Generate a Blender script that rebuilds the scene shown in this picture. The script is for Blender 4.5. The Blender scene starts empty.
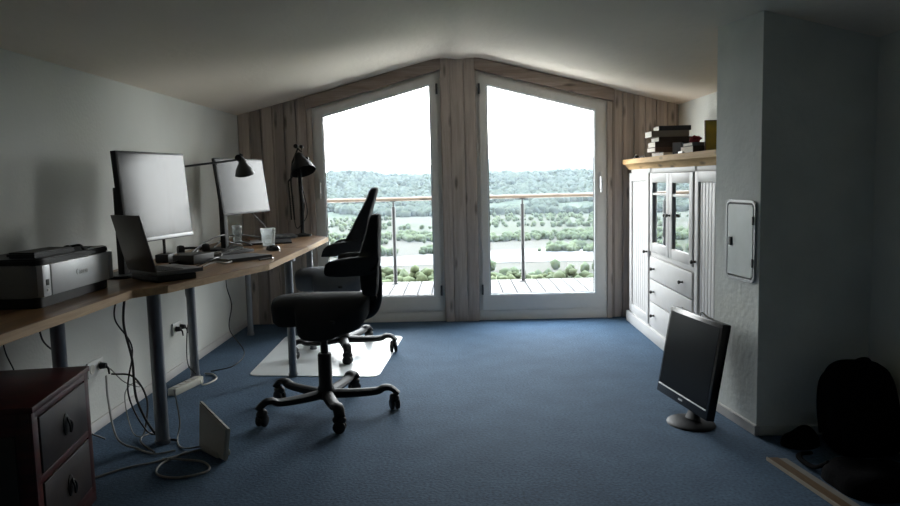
import bpy, bmesh, math, random
from mathutils import Vector, Matrix, noise
random.seed(7)
PI = math.pi
SC = bpy.context.scene
COL = SC.collection

# ------------------------------------------------------------------ camera
F_PX, PITCH, ROLL, YAW, CAM = 733.27, .1008, .024, -.0127, Vector((0, -6.413, 1.25))
cy, sy, cp, sp = math.cos(YAW), math.sin(YAW), math.cos(PITCH), math.sin(PITCH)
fw = Vector((sy*cp, cy*cp, -sp)); r0 = Vector((cy, -sy, 0)); u0 = r0.cross(fw)
rr = math.cos(ROLL)*r0 - math.sin(ROLL)*u0
uu = math.sin(ROLL)*r0 + math.cos(ROLL)*u0
cam = bpy.data.cameras.new('camera'); cam.sensor_width = 36; cam.lens = F_PX*36/900
cam.clip_start = .05; cam.clip_end = 30000
co = bpy.data.objects.new('camera', cam); COL.objects.link(co)
co.matrix_world = Matrix(((rr.x, uu.x, -fw.x, CAM.x), (rr.y, uu.y, -fw.y, CAM.y), (rr.z, uu.z, -fw.z, CAM.z), (0, 0, 0, 1)))
SC.camera = co

# ------------------------------------------------------------------ world, sun, exposure
w = bpy.data.worlds.new('sky'); SC.world = w; w.use_nodes = True
nt = w.node_tree; nt.nodes.clear()
out = nt.nodes.new('ShaderNodeOutputWorld'); bg = nt.nodes.new('ShaderNodeBackground')
tc = nt.nodes.new('ShaderNodeTexCoord'); sx = nt.nodes.new('ShaderNodeSeparateXYZ'); cr = nt.nodes.new('ShaderNodeValToRGB')
nt.links.new(tc.outputs['Generated'], sx.inputs[0]); nt.links.new(sx.outputs['Z'], cr.inputs[0])
mrs = nt.nodes.new('ShaderNodeMapRange'); mrs.inputs[1].default_value = -.35; mrs.inputs[2].default_value = .35; mrs.inputs[3].default_value = .16; mrs.inputs[4].default_value = 1
vm = nt.nodes.new('ShaderNodeVectorMath'); vm.operation = 'SCALE'
nt.links.new(sx.outputs['Y'], mrs.inputs[0]); nt.links.new(cr.outputs[0], vm.inputs[0]); nt.links.new(mrs.outputs[0], vm.inputs['Scale']); nt.links.new(vm.outputs[0], bg.inputs[0]); nt.links.new(bg.outputs[0], out.inputs[0])
cr.color_ramp.elements[0].position = 0; cr.color_ramp.elements[0].color = (1.12, 1.17, 1.18, 1)
cr.color_ramp.elements[1].position = .9; cr.color_ramp.elements[1].color = (1.0, 1.2, 1.45, 1)
e = cr.color_ramp.elements.new(.45); e.color = (1.22, 1.28, 1.32, 1)
e = cr.color_ramp.elements.new(.12); e.color = (1.12, 1.16, 1.17, 1)
SKY, SUN, EXPO = 1.0, .15, 3.95
bg.inputs[1].default_value = SKY
sl = bpy.data.lights.new('sun', 'SUN'); sl.energy = SUN; sl.angle = .06; sl.color = (1, .95, .86)
so = bpy.data.objects.new('sun', sl); COL.objects.link(so)
so.rotation_euler = Vector((-.35, .30, -.88)).to_track_quat('-Z', 'Y').to_euler()
for px0, px1 in ((-1.17, -.2), (.25, 1.2)):                # sampling portals in the two door openings
    pl = bpy.data.lights.new('daylight_portal', 'AREA'); pl.shape = 'RECTANGLE'; pl.size = px1-px0; pl.size_y = 1.9
    pl.cycles.is_portal = True
    po = bpy.data.objects.new('daylight_portal', pl); COL.objects.link(po)
    po.location = ((px0+px1)/2, .12, 1.15); po.rotation_euler = (-PI/2, 0, 0)
vs = SC.view_settings
SC.display_settings.display_device = 'sRGB'
vs.view_transform = 'Standard'; vs.look = 'None'; vs.gamma = 1; vs.use_curve_mapping = False; vs.exposure = EXPO
cy_ = SC.cycles
cy_.max_bounces = 10; cy_.diffuse_bounces = 6; cy_.glossy_bounces = 4; cy_.transparent_max_bounces = 16
cy_.volume_bounces = 0; cy_.caustics_reflective = False; cy_.caustics_refractive = False
cy_.sample_clamp_indirect = 6; cy_.use_denoising = True

# ------------------------------------------------------------------ materials
def newmat(name):
    m = bpy.data.materials.new(name); m.use_nodes = True
    return m, m.node_tree, m.node_tree.nodes['Principled BSDF']
def lin(c):
    if isinstance(c, str):
        c = [int(c[i:i+2], 16)/255 for i in (0, 2, 4)]
        c = [x/12.92 if x <= .04045 else ((x+.055)/1.055)**2.4 for x in c]
    return (c[0], c[1], c[2], 1)
def mat(name, c, rough=.5, metal=0, var=.12, scale=18, bump=0, bscale=120, spec=.5, c2=None, stretch=(1, 1, 1), coat=0):
    m, t, p = newmat(name)
    c = lin(c); c2 = lin(c2) if c2 else tuple(x*(1-var) for x in c[:3])+(1,)
    tc = t.nodes.new('ShaderNodeTexCoord'); mp = t.nodes.new('ShaderNodeMapping'); mp.inputs['Scale'].default_value = stretch
    t.links.new(tc.outputs['Object'], mp.inputs[0])
    n = t.nodes.new('ShaderNodeTexNoise'); n.inputs['Scale'].default_value = scale; n.inputs['Detail'].default_value = 4
    t.links.new(mp.outputs[0], n.inputs[0])
    mx = t.nodes.new('ShaderNodeMix'); mx.data_type = 'RGBA'
    rp = t.nodes.new('ShaderNodeMapRange'); rp.inputs[1].default_value = .3; rp.inputs[2].default_value = .7
    t.links.new(n.outputs[0], rp.inputs[0]); t.links.new(rp.outputs[0], mx.inputs[0])
    mx.inputs[6].default_value = c; mx.inputs[7].default_value = c2
    t.links.new(mx.outputs[2], p.inputs['Base Color'])
    p.inputs['Roughness'].default_value = rough; p.inputs['Metallic'].default_value = metal
    p.inputs['Specular IOR Level'].default_value = spec; p.inputs['Coat Weight'].default_value = coat
    if bump:
        n2 = t.nodes.new('ShaderNodeTexNoise'); n2.inputs['Scale'].default_value = bscale; n2.inputs['Detail'].default_value = 3
        t.links.new(mp.outputs[0], n2.inputs[0])
        b = t.nodes.new('ShaderNodeBump'); b.inputs['Strength'].default_value = bump; b.inputs['Distance'].default_value = .01
        t.links.new(n2.outputs[0], b.inputs['Height']); t.links.new(b.outputs[0], p.inputs['Normal'])
    return m
def wood(name, c1, c2, grain='z', plank=0, axis=0, rough=.55, knots=True, amp=.35):
    m, t, p = newmat(name); L = t.links
    tc = t.nodes.new('ShaderNodeTexCoord'); mp = t.nodes.new('ShaderNodeMapping')
    s = {'x': (2.2, 30, 30), 'y': (30, 2.2, 30), 'z': (30, 30, 2.2)}[grain]; mp.inputs['Scale'].default_value = s
    L.new(tc.outputs['Object'], mp.inputs[0])
    src = mp.outputs[0]
    if plank:
        sep = t.nodes.new('ShaderNodeSeparateXYZ'); L.new(tc.outputs['Object'], sep.inputs[0])
        d = t.nodes.new('ShaderNodeMath'); d.operation = 'DIVIDE'; d.inputs[1].default_value = plank; L.new(sep.outputs[axis], d.inputs[0])
        fl = t.nodes.new('ShaderNodeMath'); fl.operation = 'FLOOR'; L.new(d.outputs[0], fl.inputs[0])
        wn = t.nodes.new('ShaderNodeTexWhiteNoise'); wn.noise_dimensions = '1D'; L.new(fl.outputs[0], wn.inputs['W'])
        sc = t.nodes.new('ShaderNodeVectorMath'); sc.operation = 'SCALE'; sc.inputs['Scale'].default_value = 40; L.new(wn.outputs['Color'], sc.inputs[0])
        ad = t.nodes.new('ShaderNodeVectorMath'); L.new(mp.outputs[0], ad.inputs[0]); L.new(sc.outputs[0], ad.inputs[1]); src = ad.outputs[0]
    n = t.nodes.new('ShaderNodeTexNoise'); n.inputs['Scale'].default_value = 1.3; n.inputs['Detail'].default_value = 6; n.inputs['Distortion'].default_value = .8
    L.new(src, n.inputs[0])
    rp = t.nodes.new('ShaderNodeValToRGB'); rp.color_ramp.elements[0].position = .32; rp.color_ramp.elements[1].position = .68
    rp.color_ramp.elements[0].color = lin(c1); rp.color_ramp.elements[1].color = lin(c2); L.new(n.outputs[0], rp.inputs[0])
    col = rp.outputs[0]
    if plank:
        mr = t.nodes.new('ShaderNodeMapRange'); mr.inputs[3].default_value = 1-amp; mr.inputs[4].default_value = 1+amp*.5; L.new(wn.outputs['Value'], mr.inputs[0])
        hs = t.nodes.new('ShaderNodeHueSaturation'); L.new(mr.outputs[0], hs.inputs['Value']); L.new(col, hs.inputs['Color']); col = hs.outputs[0]
    if knots:
        mk = t.nodes.new('ShaderNodeMapping'); mk.inputs['Scale'].default_value = {'x': (3, 12, 12), 'y': (12, 3, 12), 'z': (12, 12, 3)}[grain]
        L.new(tc.outputs['Object'], mk.inputs[0])
        v = t.nodes.new('ShaderNodeTexVoronoi'); v.inputs['Scale'].default_value = 1; L.new(mk.outputs[0], v.inputs[0])
        kr = t.nodes.new('ShaderNodeMapRange'); kr.inputs[1].default_value = .08; kr.inputs[2].default_value = .22; kr.inputs[3].default_value = .35; kr.inputs[4].default_value = 1
        L.new(v.outputs['Distance'], kr.inputs[0])
        h2 = t.nodes.new('ShaderNodeHueSaturation'); L.new(kr.outputs[0], h2.inputs['Value']); L.new(col, h2.inputs['Color']); col = h2.outputs[0]
    L.new(col, p.inputs['Base Color']); p.inputs['Roughness'].default_value = rough; p.inputs['Specular IOR Level'].default_value = .35
    b = t.nodes.new('ShaderNodeBump'); b.inputs['Strength'].default_value = .25; b.inputs['Distance'].default_value = .004
    L.new(n.outputs[0], b.inputs['Height']); L.new(b.outputs[0], p.inputs['Normal'])
    return m
def glass(name, tint=(1, 1, 1), refl=1.0, diff=0.0, dc=(1, 1, 1)):
    """thin clear pane: passes light straight through, mirrors by Fresnel"""
    m = bpy.data.materials.new(name); m.use_nodes = True; t = m.node_tree; t.nodes.clear(); L = t.links
    o = t.nodes.new('ShaderNodeOutputMaterial'); tr = t.nodes.new('ShaderNodeBsdfTransparent'); tr.inputs[0].default_value = lin(tint)
    gl = t.nodes.new('ShaderNodeBsdfGlossy'); gl.inputs['Roughness'].default_value = .02
    fr = t.nodes.new('ShaderNodeFresnel'); fr.inputs[0].default_value = 1.5
    mu = t.nodes.new('ShaderNodeMath'); mu.operation = 'MULTIPLY'; mu.inputs[1].default_value = refl; mu.use_clamp = True; L.new(fr.outputs[0], mu.inputs[0])
    mx = t.nodes.new('ShaderNodeMixShader'); L.new(mu.outputs[0], mx.inputs[0]); L.new(tr.outputs[0], mx.inputs[1]); L.new(gl.outputs[0], mx.inputs[2])
    last = mx.outputs[0]
    if diff:
        df = t.nodes.new('ShaderNodeBsdfTranslucent'); df.inputs[0].default_value = lin(dc)
        m2 = t.nodes.new('ShaderNodeMixShader'); m2.inputs[0].default_value = diff; L.new(last, m2.inputs[1]); L.new(df.outputs[0], m2.inputs[2]); last = m2.outputs[0]
    L.new(last, o.inputs[0]); return m
def carpet():
    m, t, p = newmat('blue_carpet'); L = t.links
    tc = t.nodes.new('ShaderNodeTexCoord')
    a = t.nodes.new('ShaderNodeTexNoise'); a.inputs['Scale'].default_value = 5; a.inputs['Detail'].default_value = 5
    f = t.nodes.new('ShaderNodeTexNoise'); f.inputs['Scale'].default_value = 75; f.inputs['Detail'].default_value = 4
    for n in (a, f): L.new(tc.outputs['Object'], n.inputs[0])
    r1 = t.nodes.new('ShaderNodeValToRGB'); r1.color_ramp.elements[0].position = .3; r1.color_ramp.elements[1].position = .7
    r1.color_ramp.elements[0].color = (.031, .060, .098, 1); r1.color_ramp.elements[1].color = (.046, .086, .134, 1); L.new(a.outputs[0], r1.inputs[0])
    mr = t.nodes.new('ShaderNodeMapRange'); mr.inputs[1].default_value = .3; mr.inputs[2].default_value = .7; mr.inputs[3].default_value = .55; mr.inputs[4].default_value = 1.4
    L.new(f.outputs[0], mr.inputs[0])
    hs = t.nodes.new('ShaderNodeHueSaturation'); L.new(mr.outputs[0], hs.inputs['Value']); L.new(r1.outputs[0], hs.inputs['Color'])
    L.new(hs.outputs[0], p.inputs['Base Color']); p.inputs['Roughness'].default_value = .9; p.inputs['Specular IOR Level'].default_value = .15
    p.inputs['Sheen Weight'].default_value = .15; p.inputs['Sheen Tint'].default_value = (.5, .7, 1, 1)
    b = t.nodes.new('ShaderNodeBump'); b.inputs['Strength'].default_value = .6; b.inputs['Distance'].default_value = .006
    L.new(f.outputs[0], b.inputs['Height']); L.new(b.outputs[0], p.inputs['Normal']); return m
def screen_mat(name, rough, spec):
    m, t, p = newmat(name)
    p.inputs['Base Color'].default_value = (.012, .014, .017, 1); p.inputs['Roughness'].default_value = rough
    p.inputs['Specular IOR Level'].default_value = .5; p.inputs['IOR'].default_value = spec
    n = t.nodes.new('ShaderNodeTexNoise'); n.inputs['Scale'].default_value = 400
    b = t.nodes.new('ShaderNodeBump'); b.inputs['Strength'].default_value = .02; b.inputs['Distance'].default_value = .001
    t.links.new(n.outputs[0], b.inputs['Height']); t.links.new(b.outputs[0], p.inputs['Normal']); return m
def land_mat(name, cols, scale, detail=8, vor=0, rough=.5):
    m, t, p = newmat(name); L = t.links
    tc = t.nodes.new('ShaderNodeTexCoord')
    n = t.nodes.new('ShaderNodeTexNoise'); n.inputs['Scale'].default_value = scale; n.inputs['Detail'].default_value = detail; n.inputs['Roughness'].default_value = rough
    L.new(tc.outputs['Object'], n.inputs[0]); src = n.outputs[0]
    rp = t.nodes.new('ShaderNodeValToRGB')
    if vor:
        v = t.nodes.new('ShaderNodeTexVoronoi'); v.inputs['Scale'].default_value = vor
        mp = t.nodes.new('ShaderNodeMapping'); mp.inputs['Scale'].default_value = (1, .8, 1); mp.inputs['Rotation'].default_value = (0, 0, .5)
        L.new(tc.outputs['Object'], mp.inputs[0]); L.new(mp.outputs[0], v.inputs[0])
        sp_ = t.nodes.new('ShaderNodeSeparateColor'); L.new(v.outputs['Color'], sp_.inputs[0])
        mm = t.nodes.new('ShaderNodeMath'); mm.operation = 'MULTIPLY_ADD'; mm.inputs[1].default_value = .35; L.new(n.outputs[0], mm.inputs[0])
        m3 = t.nodes.new('ShaderNodeMath'); m3.operation = 'MULTIPLY'; m3.inputs[1].default_value = .75; L.new(sp_.outputs[0], m3.inputs[0])
        L.new(m3.outputs[0], mm.inputs[2]); src = mm.outputs[0]
    els = rp.color_ramp.elements
    for i, (pos, c) in enumerate(cols):
        e = els[i] if i < 2 else els.new(pos)
        e.position = pos; e.color = lin(c)
    L.new(src, rp.inputs[0]); L.new(rp.outputs[0], p.inputs['Base Color']); p.inputs['Roughness'].default_value = 1; p.inputs['Specular IOR Level'].default_value = .1
    return m

M = dict(
    carpet=carpet(),
    plaster=mat('white_wall_plaster', (.70, .71, .67), .9, var=.05, scale=3, bump=.25, bscale=60, spec=.2),
    pillarp=mat('smoothed_plaster', (.88, .90, .86), .85, c2=(.74, .77, .74), scale=3.2, bump=.25, bscale=30, spec=.2),
    ceil=mat('ceiling_plaster', (.93, .84, .73), .9, c2=(.87, .785, .68), scale=2.5, bump=.3, bscale=25, spec=.2, stretch=(1, .4, 1)),
    planks=wood('weathered_pine_planks', (.40, .335, .295), (.52, .45, .40), 'z', .105, 0),
    beam=wood('dark_pine_beam', (.25, .19, .155), (.41, .33, .275), 'x'),
    post=wood('weathered_pine_trim', (.40, .335, .29), (.52, .45, .40), 'z'),
    doorf=mat('grey_door_paint', (.70, .68, .64), .4, var=.04),
    doorin=mat('white_glazing_bead', (.78, .80, .80), .4, var=.03),
    gasket=mat('black_rubber', (.015, .015, .015), .6),
    pane=glass('window_glass', (.97, .985, .98)),
    steel=mat('dark_steel', (.022, .024, .026), .4, 0),
    handle=mat('satin_handle', (.75, .76, .76), .3, .6),
    deck=wood('silver_deck_boards', (.036, .032, .030), (.054, .048, .046), 'y', .14, 0, rough=.8, knots=False),
    handrail=wood('oiled_handrail', (.15, .115, .085), (.21, .165, .125), 'x'),
    desk=wood('oiled_desk_top', (.165, .085, .034), (.26, .142, .058), 'y', .06, 0, rough=.38, amp=.25),
    edge=wood('door_lit_edge_wood', (.36, .22, .10), (.50, .33, .17), 'y', knots=False),  # paler than the top: door light on the desk edges painted into the colour
    leg=mat('grey_steel_leg', (.22, .23, .25), .35, .6),
    black=mat('black_plastic', (.010, .010, .011), .5, spec=.3),
    blackgl=mat('black_gloss_plastic', (.012, .012, .014), .22),
    blackfab=mat('black_upholstery', (.017, .018, .020), .8, bump=.3, bscale=500, spec=.3),
    litfab=mat('window_lit_charcoal', (.10, .115, .135), .75, bump=.3, bscale=500, spec=.4),  # charcoal seat fabric lightened: window light on the cushion put into the colour
    polished=mat('polished_dark_metal', (.011, .011, .012), .5, 0, spec=.18),
    chrome=mat('chrome', (.7, .7, .7), .18, 1),
    silver=mat('silver_plastic', (.50, .51, .52), .38, .25, var=.04),
    silverdk=mat('grey_plastic', (.20, .20, .19), .5, var=.05),
    white=mat('white_plastic', (.72, .72, .70), .4, var=.03),
    dimwhite=mat('yellowed_white_plastic', (.60, .58, .50), .45, var=.05),
    matw=mat('translucent_white_mat', (.80, .83, .83), .28, var=.03, spec=.6),
    screen=screen_mat('matte_glossy_screen', .12, 1.28),
    screendk=screen_mat('dark_screen', .22, 1.12),
    laptop=mat('brown_grey_laptop_shell', (.085, .075, .065), .4, .3),
    keys=mat('laptop_deck_grey', (.13, .13, .135), .4, .2),
    cream=mat('cream_white_paint', (.60, .58, .56), .5, var=.04),
    pine=wood('pale_knotty_pine', (.55, .33, .13), (.72, .48, .23), 'y', rough=.75),
    knob=mat('dark_bronze_knob', (.05, .045, .04), .3, .8),
    cabglass=glass('cabinet_glass', (.93, .96, .96), 2.2),
    redwood=mat('dark_red_lacquer', (.095, .014, .012), .35, c2=(.035, .009, .008), scale=9, stretch=(1, 1, 3)),
    redfront=mat('worn_dark_brown_lacquer', (.040, .024, .020), .4, c2=(.02, .012, .011), scale=14),
    paper=mat('paper', (.80, .79, .75), .8, var=.05),
    pages=mat('book_pages', (.78, .75, .68), .9, c2=(.60, .57, .5), scale=60, stretch=(1, 1, 8)),
    tumbler=glass('clear_tumbler', (.93, .95, .95), 1.3, .22, (.9, .93, .93)),
    cable=mat('black_cable', (.012, .012, .012), .5),
    gcable=mat('grey_cable', (.30, .30, .28), .5),
    bag=mat('black_nylon', (.005, .005, .006), .95, bump=.3, bscale=60, spec=.04),
    hatchm=mat('galvanised_hatch', (.78, .83, .80), .35, 0, c2=(.66, .72, .69), scale=7),
    bark=mat('tree_bark', (.10, .08, .06), .9),
)
BOOKC = [mat('book_cover', c, .6) for c in ((.02, .02, .025), (.20, .18, .15), (.05, .035, .03), (.10, .06, .045), (.045, .03, .025), (.16, .16, .17), (.03, .03, .035))]

# ------------------------------------------------------------------ mesh builder
LOC = {}
class MB:
    def __init__(s): s.bm = bmesh.new()
    def _add(s, verts, faces):
        vs_ = [s.bm.verts.new(v) for v in verts]
        for f in faces:
            try: s.bm.faces.new([vs_[i] for i in f])
            except ValueError: pass
        return vs_
    def box(s, x0, x1, y0, y1, z0, z1, bev=0, mtx=None, seg=2):
        t = bmesh.new()
        vs_ = [t.verts.new((x, y, z)) for x in (x0, x1) for y in (y0, y1) for z in (z0, z1)]
        for f in ((0, 1, 3, 2), (4, 6, 7, 5), (0, 4, 5, 1), (2, 3, 7, 6), (0, 2, 6, 4), (1, 5, 7, 3)): t.faces.new([vs_[i] for i in f])
        if bev: bmesh.ops.bevel(t, geom=t.edges[:], offset=bev, segments=seg, affect='EDGES', profile=.6)
        s.merge(t, mtx); return s
    def merge(s, t, mtx=None):
        if mtx is not None: t.transform(mtx)
        mp = {v: s.bm.verts.new(v.co) for v in t.verts}
        for f in t.faces:
            try: s.bm.faces.new([mp[v] for v in f.verts])
            except ValueError: pass
        t.free()
    def prism(s, poly, z0, z1, bev=0, mtx=None):
        t = bmesh.new()
        a = [t.verts.new((x, y, z0)) for x, y in poly]; b = [t.verts.new((x, y, z1)) for x, y in poly]
        n = len(poly); t.faces.new(a[::-1]); t.faces.new(b)
        for i in range(n): t.faces.new((a[i], a[(i+1) % n], b[(i+1) % n], b[i]))
        bmesh.ops.recalc_face_normals(t, faces=t.faces[:])
        if bev:
            ed = [e for e in t.edges if abs(e.verts[0].co.z-e.verts[1].co.z) < 1e-6]
            bmesh.ops.bevel(t, geom=ed, offset=bev, segments=2, affect='EDGES')
        s.merge(t, mtx); return s
    def tube(s, pts, r, seg=10, cap=True, ry=None):
        """sweep along pts; r a number or list; ry flattens the section"""
        pts = [Vector(p) for p in pts]; n = len(pts)
        rs = r if isinstance(r, (list, tuple)) else [r]*n
        rys = rs if ry is None else (ry if isinstance(ry, (list, tuple)) else [ry]*n)
        tang = [(pts[min(i+1, n-1)]-pts[max(i-1, 0)]).normalized() for i in range(n)]
        up = Vector((0, 0, 1)) if abs(tang[0].z) < .9 else Vector((0, 1, 0))
        side = tang[0].cross(up).normalized(); rings = []
        for i in range(n):
            side = (side - tang[i]*side.dot(tang[i])).normalized(); nn = side.cross(tang[i]).normalized()
            rings.append([s.bm.verts.new(pts[i]+side*math.cos(2*PI*k/seg)*rs[i]+nn*math.sin(2*PI*k/seg)*rys[i]) for k in range(seg)])
        for i in range(n-1):
            for k in range(seg):
                s.bm.faces.new((rings[i][k], rings[i][(k+1) % seg], rings[i+1][(k+1) % seg], rings[i+1][k]))
        if cap: s.bm.faces.new(rings[0][::-1]); s.bm.faces.new(rings[-1])
        return s
    def cyl(s, p0, p1, r0_, r1_=None, seg=20):
        return s.tube([p0, p1], [r0_, r0_ if r1_ is None else r1_], seg)
    def lathe(s, prof, c=(0, 0, 0), seg=28, mtx=None, close=False):
        t = bmesh.new(); rings = []
        for r_, z in prof:
            rings.append([t.verts.new((c[0]+math.cos(2*PI*k/seg)*r_, c[1]+math.sin(2*PI*k/seg)*r_, c[2]+z)) for k in range(seg)] if r_ > 1e-6 else [t.verts.new((c[0], c[1], c[2]+z))])
        for a, b in zip(rings, rings[1:]):
            for k in range(seg):
                k2 = (k+1) % seg
                q = [a[k % len(a)], a[k2 % len(a)], b[k2 % len(b)], b[k % len(b)]]
                u = []; [u.append(v) for v in q if v not in u]
                if len(u) > 2: t.faces.new(u)
        bmesh.ops.recalc_face_normals(t, faces=t.faces[:])
        s.merge(t, mtx); return s
    def pad(s, rfun, tt, tb, zf=lambda a, b: 0, seg=64, p=3.0, mp=None):
        """cushion: plan outline rfun(theta), top / bottom thickness, surface offset zf, optional mapping of (a, b, h) to space"""
        mp = mp or (lambda a, b, h: (a, b, h))
        S = (.0, .25, .5, .7, .84, .93, .98, 1.0); t = bmesh.new()
        def ring(sc, hh, off): 
            o = []
            for k in range(seg):
                th = 2*PI*k/seg; rad = rfun(th)*sc; a, b = rad*math.cos(th), rad*math.sin(th)
                o.append(t.verts.new(mp(a, b, zf(a, b)+hh)))
            return o
        top = [ring(sc, tt*(1-sc**p)**(1/p), 1) for sc in S[1:]]
        bot = [ring(sc, -tb*(1-sc**p)**(1/p), -1) for sc in S[1:-1]]
        ct = t.verts.new(mp(0, 0, zf(0, 0)+tt)); cb = t.verts.new(mp(0, 0, zf(0, 0)-tb))
        def strip(A, B):
            for k in range(seg): t.faces.new((A[k], A[(k+1) % seg], B[(k+1) % seg], B[k]))
        for A, B in zip(top, top[1:]): strip(A, B)
        for A, B in zip(bot, bot[1:]): strip(A, B)
        strip(bot[-1], top[-1])
        for k in range(seg):
            t.faces.new((ct, top[0][k], top[0][(k+1) % seg])); t.faces.new((cb, bot[0][(k+1) % seg], bot[0][k]))
        bmesh.ops.recalc_face_normals(t, faces=t.faces[:])
        s.merge(t); return s
    def build(s, name, m, parent=None, local=False, ang=35):
        off = Vector((0, 0, 0))
        if parent is not None and not local: off = LOC.get(parent.name, off)
        bm = s.bm
        if off.length: bmesh.ops.translate(bm, verts=bm.verts[:], vec=-off)
        bmesh.ops.recalc_face_normals(bm, faces=bm.faces[:])
        ca = math.radians(ang)
        for f in bm.faces: f.smooth = True
        for e in bm.edges:
            e.smooth = len(e.link_faces) == 2 and e.calc_face_angle(0) < ca
        me = bpy.data.meshes.new(name); bm.to_mesh(me); bm.free()
        me.materials.append(m)
        o = bpy.data.objects.new(name, me); COL.objects.link(o)
        if parent is not None: o.parent = parent
        LOC[o.name] = off
        return o
def tag(o, label, cat, group=None):
    o['label'] = label; o['category'] = cat
    if group: o['group'] = group
    return o
def thing(name, label, cat, loc=(0, 0, 0), rz=0, group=None):
    o = bpy.data.objects.new(name, None); COL.objects.link(o); o.location = loc; o.rotation_euler = (0, 0, rz); o.empty_display_size = .1
    LOC[o.name] = Vector(loc)
    return tag(o, label, cat, group)
def struct(o): o['kind'] = 'structure'; return o
def bez(pts, n=10):
    """Catmull-Rom through pts"""
    P = [Vector(p) for p in pts]; P = [P[0]*2-P[1]]+P+[P[-1]*2-P[-2]]; o = []
    for i in range(1, len(P)-2):
        for k in range(n):
            t = k/n; a, b, c, d = P[i-1], P[i], P[i+1], P[i+2]
            o.append(.5*((2*b)+(c-a)*t+(2*a-5*b+4*c-d)*t*t+(3*b-a-3*c+d)*t**3))
    o.append(P[-2]); return o

# ------------------------------------------------------------------ room shell
XL, XR, ZE, YB = -1.8965, 1.9137, 1.838, -7.1
RX, RZ = .03, 2.315
def ceil_z(x):
    s_ = (RZ-ZE)/(RX-XL) if x < RX else (RZ-ZE)/(XR-RX)
    z = RZ - s_*abs(x-RX)
    d = abs(x-RX)
    if d < .26: z -= .25*(.26-d)**2/.26*.95
    return z
struct(MB().box(XL-.2, XR+.2, YB-.2, .12, -.15, 0).build('floor', M['carpet']))
struct(MB().box(XL-.16, XL, YB, .12, 0, 2.05).build('wall_left', M['plaster']))
struct(MB().box(XR, XR+.16, YB, .12, 0, 2.05).build('wall_right', M['plaster']))
struct(MB().box(XL-.16, XR+.16, YB-.16, YB, 0, 2.6).build('wall_rear', mat('bounce_cut_dark_wall', (.05, .045, .04), .9)))  # unseen wall behind the camera, set close and dark to cut bounce light
b = MB(); xs = [XL-.2, XL] + [XL+(XR-XL)*i/80 for i in range(1, 80)] + [XR, XR+.2]
pr_ = [(x, ceil_z(x)) for x in xs]
poly = pr_ + [(xs[-1], 2.62), (xs[0], 2.62)]
t = bmesh.new(); A = [t.verts.new((x, YB-.16, z)) for x, z in poly]; B = [t.verts.new((x, .20, z)) for x, z in poly]
for i in range(len(poly)):
    j = (i+1) % len(poly); t.faces.new((A[i], A[j], B[j], B[i]))
t.faces.new(A[::-1]); t.faces.new(B); b.merge(t)
struct(b.build('ceiling', M['ceil'], ang=20))

# gable wall: vertical boards left, between and right of the doors
b = MB()
def boards(x0, x1, y, n, zlo=0, gap=.004):
    wd = (x1-x0)/n
    for i in range(n):
        a, c = x0+i*wd+gap/2, x0+(i+1)*wd-gap/2
        zt = min(ceil_z(a), ceil_z(c))+.004
        t = bmesh.new()
        P = [(a, zlo), (c, zlo), (c, ceil_z(c)+.01), (a, ceil_z(a)+.01)]
        f = [t.verts.new((x, y, z)) for x, z in P]; k = [t.verts.new((x, y+.06, z)) for x, z in P]
        t.faces.new(f); t.faces.new(k[::-1])
        for q in range(4): t.faces.new((f[q], k[q], k[(q+1) % 4], f[(q+1) % 4]))
        bmesh.ops.recalc_face_normals(t, faces=t.faces[:])
        ed = [e for e in t.edges if e.verts[0].co.y < y+.001 and e.verts[1].co.y < y+.001]
        bmesh.ops.bevel(t, geom=ed, offset=.006, segments=1, affect='EDGES'); b.merge(t)
DL, DR = (-1.243, -.135), (.170, 1.292)          # outer faces of the two door frames
boards(XL, DL[0]-.045, -.005, 6); boards(DR[1]+.045, XR, -.005, 6)
b.box(XL, DL[0]-.04, .05, .12, 0, 2.0); b.box(DR[1]+.04, XR, .05, .12, 0, 2.0)
struct(b.build('wall_back', M['planks']))
# post between the doors: three boards standing a little proud
b = MB()
for a, c in ((-.128, -.052), (-.048, .066), (.070, .163)):
    b.box(a, c, -.055, .12, 0, 2.27, .004)
b.box(-.1345, .1695, -.02, .12, 0, 2.26); b.box(-.12, .155, -.03, .12, 2.2, 2.3)
struct(b.build('wall_post', M['post']))
def sloped(mb, x0, x1, zt0, zt1, th, y0, y1):
    t = bmesh.new(); P = [(x0, zt0), (x1, zt1), (x1, zt1-th), (x0, zt0-th)]
    f = [t.verts.new((x, y0, z)) for x, z in P]; k = [t.verts.new((x, y1, z)) for x, z in P]
    t.faces.new(f); t.faces.new(k[::-1])
    for q in range(4): t.faces.new((f[q], k[q], k[(q+1) % 4], f[(q+1) % 4]))
    bmesh.ops.recalc_face_normals(t, faces=t.faces[:]); bmesh.ops.bevel(t, geom=t.edges[:], offset=.004, segments=1, affect='EDGES'); mb.merge(t)
SL = (2.18-1.887)/(DL[1]-DL[0])
def top_l(x): return 1.887+SL*(x-DL[0])
def top_r(x): return 2.172-.2505*(x-DR[0])
b = MB(); sloped(b, DL[0]-.05, -.125, top_l(DL[0]-.05)+.10, top_l(-.125)+.10, .105, -.07, .12); struct(b.build('trim_1', M['beam']))
b = MB(); sloped(b, .16, DR[1]+.05, top_r(.16)+.10, top_r(DR[1]+.05)+.10, .105, -.07, .12); struct(b.build('trim_2', M['beam']))
struct(MB().box(DL[0]-.045, DL[0]-.002, -.03, .12, 0, top_l(DL[0]-.045)+.01, .003).build('trim_3', M['post']))
struct(MB().box(DR[1]+.002, DR[1]+.045, -.03, .12, 0, top_r(DR[1]+.045)+.01, .003).build('trim_4', M['post']))

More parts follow.
